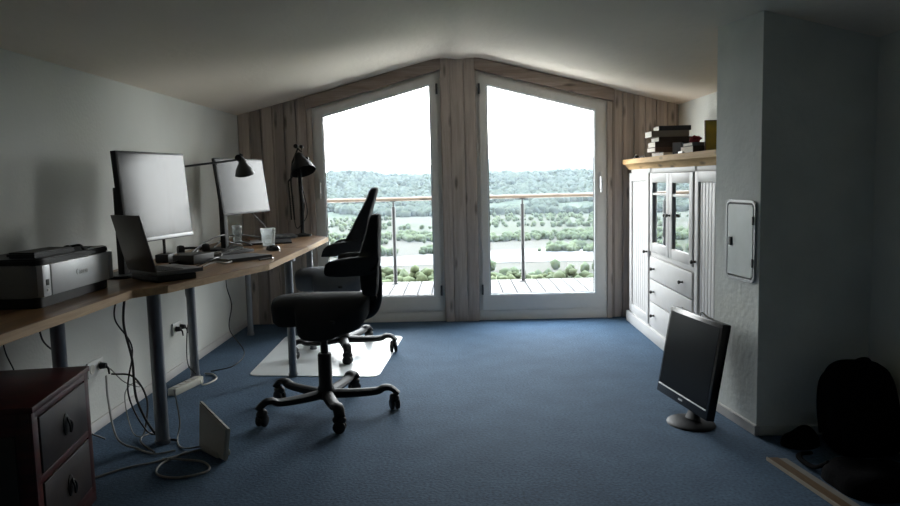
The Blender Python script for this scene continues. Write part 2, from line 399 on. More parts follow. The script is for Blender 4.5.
def ring_prism(mb, outer, inner, y0, y1):
    t = bmesh.new(); n = len(outer)
    V = [[t.verts.new((x, y, z)) for x, z in pl] for y in (y0, y1) for pl in (outer, inner)]
    for i in range(n):
        j = (i+1) % n
        t.faces.new((V[0][i], V[0][j], V[1][j], V[1][i])); t.faces.new((V[2][i], V[3][i], V[3][j], V[2][j]))
        t.faces.new((V[0][i], V[2][i], V[2][j], V[0][j])); t.faces.new((V[1][i], V[1][j], V[3][j], V[3][i]))
    bmesh.ops.recalc_face_normals(t, faces=t.faces[:]); mb.merge(t)
def door(n, x0, x1, topf, gx0, gx1, gz0, gt0, gt1, hx, hinge_x):
    o = thing('door_%d' % n, 'tall glazed balcony door with slanted top in grey frame', 'door', (x0, 0, 0)); struct(o)
    for k in ('label', 'category'): del o[k]
    def quad(l, r, z0, tl, tr): return [(l, z0), (r, z0), (r, tr), (l, tl)]
    fr = .042
    b = MB(); ring_prism(b, quad(x0, x1, .0, topf(x0), topf(x1)), quad(x0+fr, x1-fr, .115, topf(x0+fr)-.045, topf(x1-fr)-.045), -.012, .11)
    f = b.build('door_frame', M['doorf'], o)
    MB().box(x0+.01, x1-.01, -.02, .1, .0, .085, .004).build('threshold', M['doorf'], o)
    b = MB(); ring_prism(b, quad(x0+.03, x1-.03, .105, topf(x0+.03)-.035, topf(x1-.03)-.035), quad(gx0, gx1, gz0, gt0, gt1), -.03, .05)
    sash = b.build('sash', M['doorf'], o)
    e = .012
    b = MB(); ring_prism(b, quad(gx0-.002, gx1+.002, gz0-.002, gt0+.002, gt1+.002), quad(gx0+e, gx1-e, gz0+e, gt0-e, gt1-e), -.026, .01); b.build('glazing_bead', M['doorin'], sash)
    b = MB(); ring_prism(b, quad(gx0+e-.001, gx1-e+.001, gz0+e, gt0-e, gt1-e), quad(gx0+e+.005, gx1-e-.005, gz0+e+.005, gt0-e-.006, gt1-e-.006), -.004, .012); b.build('seal', M['gasket'], sash)
    t = bmesh.new(); q = quad(gx0, gx1, gz0, gt0, gt1); t.faces.new([t.verts.new((x, .014, z)) for x, z in q]); b = MB(); b.merge(t)
    b.build('pane', M['pane'], sash)
    b = MB(); b.box(hx-.014, hx+.014, -.042, -.028, 1.13, 1.28, .005); b.cyl((hx, -.035, 1.235), (hx, -.075, 1.235), .009)
    b.tube([(hx, -.075, 1.24), (hx, -.078, 1.2), (hx, -.076, 1.105)], [.011, .010, .009], 10); b.build('door_handle', M['handle'], sash)
    for z in (.23, topf(hinge_x)-.20):
        b = MB(); b.cyl((hinge_x, -.038, z), (hinge_x, -.038, z+.09), .009, seg=12); b.build('hinge', M['steel'], o)
door(1, DL[0], DL[1], top_l, -1.163, -.2145, .218, 1.822, 2.064, -1.188, -.163)
door(2, DR[0], DR[1], top_r, .257, 1.195, .218, 2.0525, 1.8175, 1.236, .198)

# pillar on the right, its left face turned a few degrees
PX0, PY0, PX1, PY1 = 1.395, -3.0076, 1.337, -2.585
struct(MB().prism([(PX0, PY0), (XR+.02, PY0), (XR+.02, PY1), (PX1, PY1)], 0, 2.06).build('wall_pillar', M['pillarp']))
b = MB(); b.box(XL, XL+.012, YB, -.02, 0, .055, .003); struct(b.build('baseboard_left', M['cream']))
d = Vector((PX1-PX0, PY1-PY0, 0)).normalized(); nrm = Vector((-d.y, d.x, 0))
b = MB(); q0 = Vector((PX0, PY0, 0)); q1 = Vector((PX1, PY1, 0))
b.prism([(q0.x-.012, q0.y-.012), (q0.x+.01, q0.y-.012), (q0.x+.01, q0.y), (q1.x+.01, q1.y), (q1.x-.012, q1.y)], 0, .05, .003)
struct(b.build('baseboard_pillar', M['cream']))
struct(MB().box(PX0+.012, XR, PY0-.012, PY0, 0, .045, .003).build('baseboard_right', M['plaster']))

# access hatch on the pillar
hang = math.atan2(d.y, d.x)
hy = -2.85
hx = PX0+(PX1-PX0)*(hy-PY0)/(PY1-PY0)
h = thing('access_hatch', 'pale metal access hatch with rounded frame on the pillar', 'hatch', (hx, hy, .92), hang-PI)
def rrect(w_, h_, r_, n=6):
    o = []
    for cx, cz, a0 in ((w_/2-r_, h_/2-r_, 0), (-w_/2+r_, h_/2-r_, PI/2), (-w_/2+r_, -h_/2+r_, PI), (w_/2-r_, -h_/2+r_, 1.5*PI)):
        for k in range(n+1): o.append((cx+r_*math.cos(a0+k*PI/2/n), cz+r_*math.sin(a0+k*PI/2/n)))
    return o
# local frame: x runs along the face, -y points out of the pillar
ROT90 = Matrix.Rotation(PI, 4, 'Z')
b = MB(); ring_prism(b, rrect(.27, .39, .035), rrect(.25, .366, .025), -.012, .012); bb = b.build('frame', M['silver'], h, local=True)
b = MB(); ring_prism(b, rrect(.252, .368, .025), rrect(.228, .344, .018), -.007, .012); b.build('seal', M['gasket'], h, local=True)
b = MB(); t = bmesh.new(); pl = rrect(.23, .346, .016)
f1 = [t.verts.new((x, -.012, z)) for x, z in pl]; f2 = [t.verts.new((x, .012, z)) for x, z in pl]; t.faces.new(f1); t.faces.new(f2[::-1])
for i in range(len(pl)): t.faces.new((f1[i], f2[i], f2[(i+1) % len(pl)], f1[(i+1) % len(pl)]))
b.merge(t); b.build('panel', M['hatchm'], h, local=True)
LATX = -.085
b = MB(); b.box(LATX-.012, LATX+.012, -.02, -.011, -.03, .012, .004); b.build('latch', M['gasket'], h, local=True)
for z in (-.1, .1):
    b = MB(); b.cyl((.122, -.014, z-.02), (.122, -.014, z+.02), .005, seg=10); b.build('hinge', M['steel'], h, local=True)

# ------------------------------------------------------------------ outside: balcony and valley
DZ = .13
b = MB()
for i in range(-26, 27):
    b.box(i*.14+.004, i*.14+.136, .13, 1.62, DZ-.03, DZ, .003)
b.box(-3.7, 3.8, .13, 1.6, DZ-.2, DZ-.035)
struct(b.build('balcony_deck', M['deck']))
rl = thing('balcony_railing', 'balcony railing with wooden handrail on dark steel posts', 'railing', (0, 1.5, DZ))
MB().cyl((-3.6, 1.5, 1.045), (3.7, 1.5, 1.045), .021, seg=16).build('handrail', M['handrail'], rl)
for x in (-3.48, -2.09, -.70, .69, 2.08, 3.47):
    b = MB(); b.tube([(x, 1.5, DZ), (x, 1.5, .965)], .021, 14); b.tube([(x, 1.5, .96), (x, 1.5, 1.035)], .009, 10)
    b.box(x-.045, x+.045, 1.455, 1.545, DZ, DZ+.008); b.box(x-.03, x+.03, 1.49, 1.51, 1.020, 1.028); b.build('post', M['steel'], rl)

VZ = -70.0
def land(x, y):
    d = math.hypot(x, y)
    n = noise.noise(Vector((x*.0012, y*.0012, 3))) ; n2 = noise.noise(Vector((x*.004, y*.004, 9))); n3 = noise.noise(Vector((x*.015, y*.015, 1)))
    if d < 420:
        k = min(1, max(0, (d-25)/395)); k = k*k*(3-2*k); z = -7+(VZ+7)*k
    else: z = VZ
    if d > 1350:
        k = min(1, (d-1350)/1500); k = k*k*(3-2*k)
        z += (90+16*n)*k + 22*n2*k + 7*n3*k
    return z + (n3*.25 if d < 1350 else 0)
def polar(name, d0, d1, nd, na, m, a0=-48, a1=48, zf=land, dz=0):
    t = bmesh.new(); rows = []
    for i in range(nd+1):
        dd = d0*(d1/d0)**(i/nd)
        rows.append([t.verts.new((dd*math.sin(math.radians(a0+(a1-a0)*k/na)), dd*math.cos(math.radians(a0+(a1-a0)*k/na)), 0)) for k in range(na+1)])
    for row in rows:
        for v in row: v.co.z = zf(v.co.x, v.co.y)+dz
    for i in range(nd):
        for k in range(na): t.faces.new((rows[i][k], rows[i][k+1], rows[i+1][k+1], rows[i+1][k]))
    b = MB(); b.merge(t); return struct(b.build(name, m, ang=180))
slope_m = land_mat('slope_meadow', [(.3, (.035, .05, .02)), (.7, (.07, .085, .035))], .05)
field_m = land_mat('valley_fields', [(.0, (.024, .031, .017)), (.25, (.036, .040, .025)), (.45, (.046, .045, .034)), (.62, (.026, .033, .018)), (.8, (.052, .049, .039))], .02, 5, .0042)
forest_m = land_mat('forested_hill', [(.32, (.014, .022, .015)), (.48, (.03, .042, .026)), (.62, (.045, .058, .036)), (.78, (.065, .076, .05))], .022, 10, rough=.72)
polar('ground_slope', 14, 430, 26, 60, slope_m)
polar('valley_land', 425, 1420, 24, 90, field_m)
polar('far_hills', 1380, 3600, 90, 240, forest_m)
polar('far_mountains', 5200, 8200, 20, 160, forest_m, zf=lambda x, y: -60+(190+110*noise.noise(Vector((x*.0007, y*.0004, 5))))*math.exp(-((math.hypot(x, y)-6800)/900)**2)*(1 if x > -600 else max(.45, 1+(x+600)/2500)))
riv_m = mat('river_water', (.066, .068, .066), .7, var=.05, scale=.01)
t = bmesh.new(); L_, R_ = [], []
for i in range(61):
    x = -700+1400*i/60; yc = 610+70*math.sin(x*.006+.6)-.12*x; wd = 46+14*math.sin(x*.011)
    L_.append(t.verts.new((x, yc-wd, VZ+.5))); R_.append(t.verts.new((x, yc+wd, VZ+.5)))
for i in range(60): t.faces.new((L_[i], L_[i+1], R_[i+1], R_[i]))
b = MB(); b.merge(t); struct(b.build('river', riv_m))
def blob(mb, c, r_, sq=1.0, sub=1, amp=.35):
    t = bmesh.new(); bmesh.ops.create_icosphere(t, subdivisions=sub, radius=1)
    o = Vector((random.random()*50, random.random()*50, 0))
    for v in t.verts:
        k = 1+amp*noise.noise(v.co*1.7+o)
        v.co = Vector((v.co.x*r_*k, v.co.y*r_*k, v.co.z*r_*k*sq))+Vector(c)
    mb.merge(t)
def tree_scatter(name, m, spots, label):
    t = bmesh.new(); bmesh.ops.create_icosphere(t, subdivisions=1, radius=1)
    tv = [v.co.copy() for v in t.verts]; tf = [[v.index for v in f.verts] for f in t.faces]; t.free()
    shapes = []
    for k in range(12):
        o_ = Vector((random.random()*50, random.random()*50, 0)); shapes.append([v*(1+.4*noise.noise(v*1.6+o_)) for v in tv])
    V_, F_ = [], []
    for x, y, z_, r_, sq in spots:
        b0 = len(V_); sh = random.choice(shapes); ca, sa = math.cos(x), math.sin(x)
        V_.extend((x+(v.x*ca-v.y*sa)*r_, y+(v.x*sa+v.y*ca)*r_, z_+v.z*r_*sq) for v in sh)
        F_.extend([b0+i for i in f] for f in tf)
    me_ = bpy.data.meshes.new(name); me_.from_pydata(V_, [], F_); me_.materials.append(m)
    me_.polygons.foreach_set('use_smooth', [True]*len(me_.polygons))
    o_ = bpy.data.objects.new(name, me_); COL.objects.link(o_); tag(o_, label, 'trees'); o_['kind'] = 'stuff'
vt_m = land_mat('valley_tree_leaves', [(.35, (.040, .055, .030)), (.65, (.085, .105, .058))], .05)
sp = []
for k in range(3600):
    u = random.random()
    d_ = random.uniform(810, 940) if u < .4 else random.uniform(690, 735) if u < .62 else random.uniform(1030, 1360) if u < .9 else random.uniform(470, 560)
    a_ = random.uniform(-.42, .42); r_ = random.uniform(1.8, 4.8)
    if noise.noise(Vector((a_*9, d_*.01, 4))) < -.15: continue
    sp.append((d_*math.sin(a_), d_*math.cos(a_), VZ+r_*.8, r_, 1.1))
tree_scatter('valley_trees', vt_m, sp, 'distant tree belts scattered over the hazy valley floor')
sp = []
for k in range(9000):
    d_ = 1400+1300*random.random()**1.3; a_ = random.uniform(-.40, .40); x, y = d_*math.sin(a_), d_*math.cos(a_)
    if d_ < 1750 and noise.noise(Vector((x*.006, y*.009, 7))) < .0: continue
    r_ = random.uniform(5, 12); sp.append((x, y, land(x, y)+r_*.5, r_, 1.0))
tree_scatter('hill_forest', land_mat('hill_tree_leaves', [(.34, (.020, .030, .022)), (.5, (.036, .047, .033)), (.66, (.056, .067, .046))], .03, 6, rough=.6), sp, 'wooded hillside across the river below the pale sky')
# leafy trees just below the balcony, their crowns showing over the deck edge
leaf_ms = [land_mat('tree_leaves', [(.3, c1), (.7, c2)], 3.0) for c1, c2 in (((.045, .058, .032), (.085, .098, .058)), ((.055, .068, .036), (.10, .115, .064)))]
def tree(x, y, ztop, r_, i, label):
    zg = land(x, y)
    o = thing('tree', label, 'tree', (x, y, zg), 0, 'trees below the balcony')
    MB().tube([(x, y, zg-.3), (x+.1, y, (zg+ztop)/2), (x, y, ztop-r_*.8)], [.25, .18, .08], 8).build('trunk', M['bark'], o)
    b = MB()
    for k in range(170):
        v = Vector((random.gauss(0, 1), random.gauss(0, 1), random.gauss(0, 1))).normalized()*random.random()**.3
        blob(b, (x+v.x*r_*.85, y+v.y*r_*.85, ztop-r_*.9+v.z*r_*.75), r_*random.uniform(.10, .19), .85, 1, .6)
    b.build('crown', leaf_ms[i % 2], o, ang=180)
def unray(px, py):
    return fw + rr*((px-450)/F_PX) - uu*((py-253)/F_PX)
TL = [('round pale green tree below the left end of the balcony', 385, 263, 42, 2.2), ('leafy tree right of the left railing post', 418, 262, 38, 2.2),
      ('broad tree crown seen through the left door beside its right frame', 433, 266, 45, 2.4), ('low tree at the left edge of the right door view', 496, 271, 40, 1.6),
      ('small tree left of the right railing post', 512, 268, 46, 1.7), ('small rounded tree right of the right railing post', 541, 271, 52, 1.5),
      ('tallest tree below the balcony in the right door', 571, 264, 40, 2.1), ('tree crown at the right edge of the right door view', 600, 271, 51, 1.7),
      ('tree behind the front chair backrest', 340, 268, 50, 2.2), ('low tree in the middle of the right door view', 556, 270, 60, 1.4)]
for i, (lb, px, py, dist, r_) in enumerate(TL):
    dv = unray(px, py); p_ = CAM+dv*(dist/dv.length)
    tree(p_.x, p_.y, p_.z, r_, i, lb)
# haze over the valley
hz = bpy.data.materials.new('valley_haze'); hz.use_nodes = True; t_ = hz.node_tree; t_.nodes.clear()
ho = t_.nodes.new('ShaderNodeOutputMaterial'); hv = t_.nodes.new('ShaderNodeVolumeScatter'); hv.inputs['Color'].default_value = (.76, .90, 1, 1)
hv.inputs['Density'].default_value = 1/21000; hv.inputs['Anisotropy'].default_value = .1; t_.links.new(hv.outputs[0], ho.inputs['Volume'])
HZ = True
if HZ:
    o = MB().box(-5200, 5200, 60, 9000, -120, 320).build('haze', hz); o['kind'] = 'stuff'; tag(o, 'pale haze hanging over the river valley', 'haze')

# ------------------------------------------------------------------ desks
TZ, TT = .80, .035
def pipe_leg(o, x, y, r_=.028, z1=TZ-TT):
    b = MB(); b.cyl((x, y, 0), (x, y, .02), r_*1.15); b.cyl((x, y, .018), (x, y, z1-.004), r_); b.cyl((x, y, z1-.012), (x, y, z1), r_*1.8)
    b.build('leg', M['leg'], o)
dk = thing('desk', 'long oiled wooden desk top with angled corner holding the printer and laptop', 'desk', (-1.6, -3, 0))
MB().prism([(-1.885, -5.0), (-1.445, -5.0), (-1.43, -3.27), (-1.325, -3.14), (-1.07, -2.345), (-1.062, -1.322), (-1.885, -1.322)], TZ-TT, TZ, .003).build('tabletop', M['desk'], dk)
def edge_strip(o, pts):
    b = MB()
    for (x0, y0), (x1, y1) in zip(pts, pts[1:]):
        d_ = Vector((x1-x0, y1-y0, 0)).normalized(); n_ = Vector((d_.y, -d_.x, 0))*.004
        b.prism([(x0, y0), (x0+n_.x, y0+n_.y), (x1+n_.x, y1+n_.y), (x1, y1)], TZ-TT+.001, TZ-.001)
    b.build('lit_edge_band', M['edge'], o)
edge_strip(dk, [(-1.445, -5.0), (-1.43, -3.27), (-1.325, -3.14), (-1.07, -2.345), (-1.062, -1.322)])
for x, y, r_ in ((-1.468, -2.958, .032), (-1.095, -1.765, .026), (-1.735, -1.764, .028), (-1.75, -3.30, .03), (-1.75, -4.85, .03), (-1.5, -4.85, .03)): pipe_leg(dk, x, y, r_)
dk2 = thing('desk', 'shorter wooden desk with clipped corner against the boarded wall beside the balcony door', 'desk', (-1.5, -.7, 0))
MB().prism([(-1.885, -1.316), (-1.062, -1.316), (-1.072, -.44), (-1.32, -.08), (-1.885, -.08)], TZ-TT, TZ, .003).build('tabletop', M['desk'], dk2)
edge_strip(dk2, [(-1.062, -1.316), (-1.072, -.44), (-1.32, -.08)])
for x, y in ((-1.11, -1.02), (-1.744, -.444), (-1.45, -.22)): pipe_leg(dk2, x, y, .024)

# ------------------------------------------------------------------ monitors
def monitor(label, loc, rz, wid, z0, z1, thick, chin, m_frame, m_chin, deep, neck_off=0, lean=4, nw=.045):
    o = thing('computer_monitor', label, 'monitor', loc, rz)
    lz0, lz1 = z0-loc[2], z1-loc[2]; w2 = wid/2
    LM = Matrix.Translation((0, 0, lz0)) @ Matrix.Rotation(math.radians(-lean), 4, 'X') @ Matrix.Translation((0, 0, -lz0))
    MB().box(-w2, w2, 0, thick, lz0, lz1, .004, LM).build('housing', m_frame, o, local=True)
    MB().box(-w2+.004, w2-.004, -.003, .004, lz0+.003, lz0+chin, .002, LM).build('lower_bezel', m_chin, o, local=True)
    bz = .012
    b = MB(); t = bmesh.new(); t.faces.new([t.verts.new((x, -.0015, z)) for x, z in ((-w2+bz, lz0+chin+.002), (w2-bz, lz0+chin+.002), (w2-bz, lz1-bz), (-w2+bz, lz1-bz))]); b.merge(t, LM)
    b.build('screen', M['screen'], o, local=True)
    zc = (lz0+lz1)/2
    MB().box(-w2*.62, w2*.55, thick-.005, thick+deep, zc-.13, zc+.12, .012, LM).build('rear_cover', M['black'], o, local=True)
    b = MB(); b.box(-nw+neck_off, nw+neck_off, thick+deep-.01, thick+deep+.028, .012, zc+.05, .006); b.build('stand_neck', M['black'], o, local=True)
    b = MB(); b.prism([(x+neck_off, y+thick+.05) for x, y in rrect(.26, .2, .05)], 0, .014, .004); b.build('stand_base', M['black'], o, local=True)
    return o
R1 = math.radians(79)
monitor('large widescreen monitor behind the open laptop, glowing with window reflection', (-1.573, -2.545, TZ), R1, .60, .965, 1.428, .03, .022, M['black'], M['silver'], .03, -.22)
R2 = math.radians(77.5)
monitor('smaller monitor nearer the window, with lamp head hanging over its top edge', (-1.503, -1.173, TZ), R2, .67, 1.038, 1.43, .024, .012, M['black'], M['black'], .03, -.235, 7, .024)

# laptop
lp = thing('laptop', 'open dark laptop seen from behind its lid on the near desk', 'laptop', (-1.508, -2.965, TZ+.03), math.radians(-41))
tag(MB().box(-.135, .135, .005, .20, 0, .0305, .006, Matrix.Translation((-1.508, -2.965, TZ)) @ Matrix.Rotation(math.radians(-41), 4, 'Z')).build('docking_station', M['black']), 'flat black docking station under the open laptop', 'docking station')
MB().box(-.142, .142, .0, .235, .002, .022, .004).build('base', M['keys'], lp, local=True)
kb = MB()
for r_ in range(5):
    for c_ in range(12): kb.box(-.130+c_*.0219, -.130+c_*.0219+.0185, .035+r_*.021, .035+r_*.021+.018, .0215, .0245, .001, seg=1)
kb.build('keyboard', M['black'], lp, local=True)
MB().box(-.05, .05, .155, .215, .0215, .0228).build('touchpad', M['laptop'], lp, local=True)
lidm = Matrix.Translation((0, .004, .022)) @ Matrix.Rotation(math.radians(14), 4, 'X')
lid = MB().box(-.142, .142, -.012, -.002, 0, .275, .004, lidm).build('lid', M['laptop'], lp, local=True)
MB().box(-.13, .13, -.0025, -.001, .015, .262, 0, lidm).build('screen', M['screendk'], lid, local=True)

# printer
pt = thing('printer', 'silver and black inkjet printer at the near end of the desk', 'printer', (-1.72, -3.42, TZ))
X0, X1, Y0, Y1 = -1.868, -1.562, -3.72, -3.135
def rr_poly(x0, x1, y0, y1, r_, n=6):
    return [(x+(x0+x1)/2, y+(y0+y1)/2) for x, y in rrect(x1-x0, y1-y0, r_, n)]
MB().prism(rr_poly(X0+.01, X1-.02, Y0+.01, Y1-.01, .03), TZ, TZ+.045, .004).build('base', M['black'], pt)
MB().prism(rr_poly(X0, X1-.012, Y0, Y1, .05), TZ+.04, TZ+.165, .006).build('body', M['silverdk'], pt)
MB().prism(rr_poly(X0+.004, X1-.006, Y0+.002, Y1-.002, .05), TZ+.163, TZ+.188, .006).build('scanner_lid', M['black'], pt)
fp = MB().box(X1-.03, X1, Y0+.075, Y1-.048, TZ+.042, TZ+.163, .006).build('front_panel', M['silver'], pt)
MB().box(X1-.03, X1-.001, Y0+.018, Y0+.072, TZ+.042, TZ+.163, .006).build('side_panel', M['silver'], pt)
MB().box(X1-.03, X1-.001, Y1-.045, Y1-.006, TZ+.042, TZ+.163, .006).build('side_panel', M['silver'], pt)
MB().box(X1-.004, X1+.001, Y0+.036, Y0+.055, TZ+.085, TZ+.108, .002).build('card_slot', M['black'], pt)
MB().box(X1-.004, X1+.002, Y0+.040, Y0+.052, TZ+.062, TZ+.072, .002).build('button', M['white'], pt)
cu = bpy.data.curves.new('logo', 'FONT'); cu.body = 'Canon'; cu.size = .034; cu.align_x = 'CENTER'; cu.extrude = .0006
tmp = bpy.data.objects.new('logo', cu); COL.objects.link(tmp); bpy.context.view_layer.update()
me = bpy.data.meshes.new_from_object(tmp); bpy.data.objects.remove(tmp)
lg = bpy.data.objects.new('logo', me); COL.objects.link(lg); me.materials.append(M['white']); lg.parent = fp
lg.matrix_local = Matrix.Translation(Vector((X1+.0008, (Y0+Y1)/2+.01, TZ+.098))-LOC[fp.name]) @ Matrix.Rotation(PI/2, 4, 'Z') @ Matrix.Rotation(PI/2, 4, 'X')
PTZ = TZ+.188
tag(MB().prism([(-1.72, -3.66), (-1.60, -3.68), (-1.58, -3.43), (-1.70, -3.40)], PTZ, PTZ+.022, .006).build('drive_case', M['black']), 'flat black drive case lying on the printer lid', 'case')
tag(MB().tube(bez([(-1.60, -3.42, PTZ+.004), (-1.63, -3.38, PTZ+.02), (-1.67, -3.34, PTZ+.012), (-1.62, -3.31, PTZ+.018), (-1.585, -3.35, PTZ+.005), (-1.60, -3.27, PTZ+.005)]), .005, 8).build('cable', M['cable']), 'short black cable coiled on the printer lid', 'cable')
tag(MB().box(-1.61, -1.575, -3.33, -3.165, PTZ, PTZ+.003, .001).build('paper_strip', M['paper']), 'white strip of paper at the printer lid edge', 'paper')

# lamps
def cone_shade(mb, tip, axis, r0_, r1_, L_, th=.003):
    q = Vector(axis).to_track_quat('Z', 'Y').to_matrix().to_4x4(); q.translation = Vector(tip)
    mb.lathe([(r0_*.4, -.02), (r0_, 0), (r0_*1.25, L_*.25), (r1_*.8, L_*.6), (r1_, L_), (r1_-th, L_), (r1_*.8-th, L_*.6), (r0_*1.25-th, L_*.25), (.0, .01)], mtx=q)
l1 = thing('desk_lamp', 'black spring-arm desk lamp standing by the balcony door', 'lamp', (-1.36, -.28, TZ))
MB().lathe([(0, 0), (.075, 0), (.075, .014), (.03, .022), (.012, .03), (0, .03)], (-1.312, -.28, TZ)).build('base', M['black'], l1)
b = MB(); b.tube([(-1.312, -.28, TZ+.02), (-1.306, -.28, 1.08), (-1.318, -.28, 1.36)], .016, 10)
b.tube([(-1.300, -.27, 1.0), (-1.29, -.27, 1.06), (-1.300, -.27, 1.12)], .008, 8); b.build('pole', M['black'], l1)
ar = MB(); ar.tube([(-1.375, -.28, TZ+.14), (-1.392, -.28, 1.27), (-1.372, -.28, 1.42), (-1.335, -.28, 1.50), (-1.318, -.28, 1.535)], .007, 8)
ar.tube([(-1.40, -.28, TZ+.14), (-1.412, -.28, 1.26)], .006, 8); ar.tube([(-1.412, -.28, 1.26), (-1.34, -.28, 1.34)], .007, 8)
ar.tube([(-1.30, -.30, 1.47), (-1.245, -.30, 1.445)], .007, 8); ar.cyl((-1.335, -.30, 1.55), (-1.335, -.26, 1.55), .018); ar.cyl((-1.29, -.30, 1.545), (-1.29, -.26, 1.545), .014)
ar.cyl((-1.245, -.31, 1.445), (-1.245, -.27, 1.445), .014); ar.tube([(-1.335, -.28, 1.545), (-1.29, -.28, 1.50), (-1.29, -.28, 1.545)], .006, 8)
ar.build('arm', M['black'], l1)
MB().tube(bez([(-1.335, -.27, 1.48), (-1.385, -.26, 1.35), (-1.39, -.26, 1.1), (-1.37, -.26, .88), (-1.32, -.26, .90), (-1.27, -.25, 1.0), (-1.30, -.26, 1.2)]), .004, 6).build('cord', M['cable'], l1)
b = MB(); cone_shade(b, (-1.318, -.28, 1.475), (.30, -.35, -.88), .038, .106, .155); b.build('lamp_shade', M['black'], l1)
for dx in (-.012, .012):
    ar = MB()
    for k in range(60):
        pass
    ar.tube([Vector((-1.388+dx+.006*math.cos(k*1.05), -.28+.006*math.sin(k*1.05), .97+k*.003)) for k in range(60)], .0016, 5); ar.build('spring', M['steel'], l1)
l2 = thing('desk_lamp', 'clamp lamp with long thin arm reaching over the smaller monitor', 'lamp', (-1.74, -2.12, TZ))
MB().box(-1.78, -1.70, -2.17, -2.07, TZ, TZ+.05, .008).build('clamp', M['black'], l2)
MB().tube([(-1.74, -2.12, TZ+.05), (-1.74, -2.12, 1.10), (-1.70, -2.16, 1.345)], .009, 8).build('lower_arm', M['black'], l2)
MB().tube([(-1.70, -2.16, 1.345), (-1.40, -1.68, 1.405)], .0065, 8).build('upper_arm', M['black'], l2)
b = MB(); b.cyl((-1.40, -1.70, 1.415), (-1.40, -1.66, 1.415), .022); b.tube([(-1.40, -1.68, 1.405), (-1.383, -1.68, 1.44)], .012, 8); b.build('joint', M['black'], l2)
b = MB(); cone_shade(b, (-1.383, -1.68, 1.405), (.05, .25, -.75), .022, .062, .10); b.build('lamp_shade', mat('dark_grey_enamel', (.035, .034, .032), .45), l2)

# glasses, book, pad, mouse, papers, keyboard
def tumbler(label, x, y, r0_, r1_, h_):
    b = MB(); b.lathe([(0, .004), (r0_*.9, .004), (r0_-.001, .012), (r1_-.002, h_), (r1_, h_), (r0_, 0), (0, 0)], (x, y, TZ), 32)
    tag(b.build('drinking_glass', M['tumbler']), label, 'glass', None)
tumbler('tall narrow drinking glass beside the smaller monitor stand', -1.66, -.95, .030, .038, .142)
tumbler('wide frosted drinking glass on the dark folder by the mouse', -1.372, -1.165, .040, .055, .128)
def slab_book(name, label, cat, c, rz, wx, wy, z0, h_, cover, pages=M['pages'], group=None, tilt=None):
    o = thing(name, label, cat, (c[0], c[1], z0), rz, group)
    if tilt: o.rotation_euler = (tilt[0], tilt[1], rz)
    e = .003; ct = min(.003, h_*.14)
    b = MB(); b.box(-wx/2, wx/2, -wy/2, wy/2, 0, ct, .001, seg=1); b.box(-wx/2, wx/2, -wy/2, wy/2, h_-ct, h_, .001, seg=1); b.box(-wx/2, wx/2, -wy/2, -wy/2+ct, ct*.9, h_-ct*.9)
    b.build('cover', cover, o, local=True)
    MB().box(-wx/2+e, wx/2-e, -wy/2+ct+.0005, wy/2-e, ct, h_-ct).build('page_block', pages, o, local=True)
    return o
slab_book('book', 'large dark book lying flat at the desk corner under the lamp', 'book', (-1.315, -2.07, 0), math.radians(52), .30, .235, TZ, .022, BOOKC[0])
tag(MB().box(-.16, .16, -.11, .11, 0, .018, .004, Matrix.Translation((-1.42, -1.06, TZ)) @ Matrix.Rotation(.9, 4, 'Z')).build('folder', mat('dark_grey_folder', (.10, .10, .11), .4)), 'dark closed folder under the frosted glass', 'folder') if False else None
fo = thing('folder', 'thin dark folder with pale cover lying under the frosted glass', 'folder', (-1.44, -.86, TZ), .25)
MB().box(-.15, .16, -.17, .19, 0, .012, .003).build('body', M['black'], fo, local=True)
MB().box(-.148, .02, -.16, .16, .0115, .0135, .0005, seg=1).build('cover', M['silver'], fo, local=True)
ms = thing('computer_mouse', 'black wedge shaped computer mouse beside the book', 'mouse', (-1.255, -1.50, TZ), .5)
MB().pad(lambda t: .036+.02*abs(math.sin(t)), .034, 0.0, lambda a, b: -.08*max(0, b), mp=lambda a, b, h: (a, b*1.3, max(0, h))).build('body', M['blackgl'], ms, local=True)
MB().cyl((-.006, -.04, .033), (.006, -.04, .033), .008, seg=14).build('scroll_wheel', M['silver'], ms, local=True)
for k, (x, y, rz, c, lb) in enumerate(((-1.47, -.32, .35, 'c5ccd2', 'topmost pale magazine of the pile beside the desk lamp'), (-1.45, -.35, .12, '6f7f92', 'blue grey magazine under the pale one beside the desk lamp'))):
    z_ = TZ+(.0085 if k == 0 else 0)
    o = thing('magazine', lb, 'magazine', (x, y, z_), rz)
    MB().box(-.105, .105, -.145, .145, 0, .008, .001, seg=1).build('cover', mat('magazine_cover', c, .35, c2='39424f', scale=22), o, local=True)
pn = thing('pen', 'short black pen beside the dark book near the desk edge', 'pen', (-1.14, -2.12, TZ+.006), 1.1)
MB().cyl((-.06, 0, 0), (.05, 0, 0), .005, seg=10).build('barrel', M['black'], pn, local=True); MB().cyl((.05, 0, 0), (.066, 0, 0), .005, .001, 10).build('tip', M['chrome'], pn, local=True)
kbd = thing('keyboard', 'black computer keyboard lying in front of the smaller monitor', 'keyboard', (-1.50, -1.72, TZ), 1.2)
MB().box(-.20, .20, -.065, .065, 0, .018, .004).build('body', M['black'], kbd, local=True)
b = MB()
for r_ in range(5):
    for c_ in range(17): b.box(-.19+c_*.0223, -.19+c_*.0223+.019, -.055+r_*.022, -.055+r_*.022+.018, .017, .022, .001, seg=1)
b.build('keys', M['blackgl'], kbd, local=True)
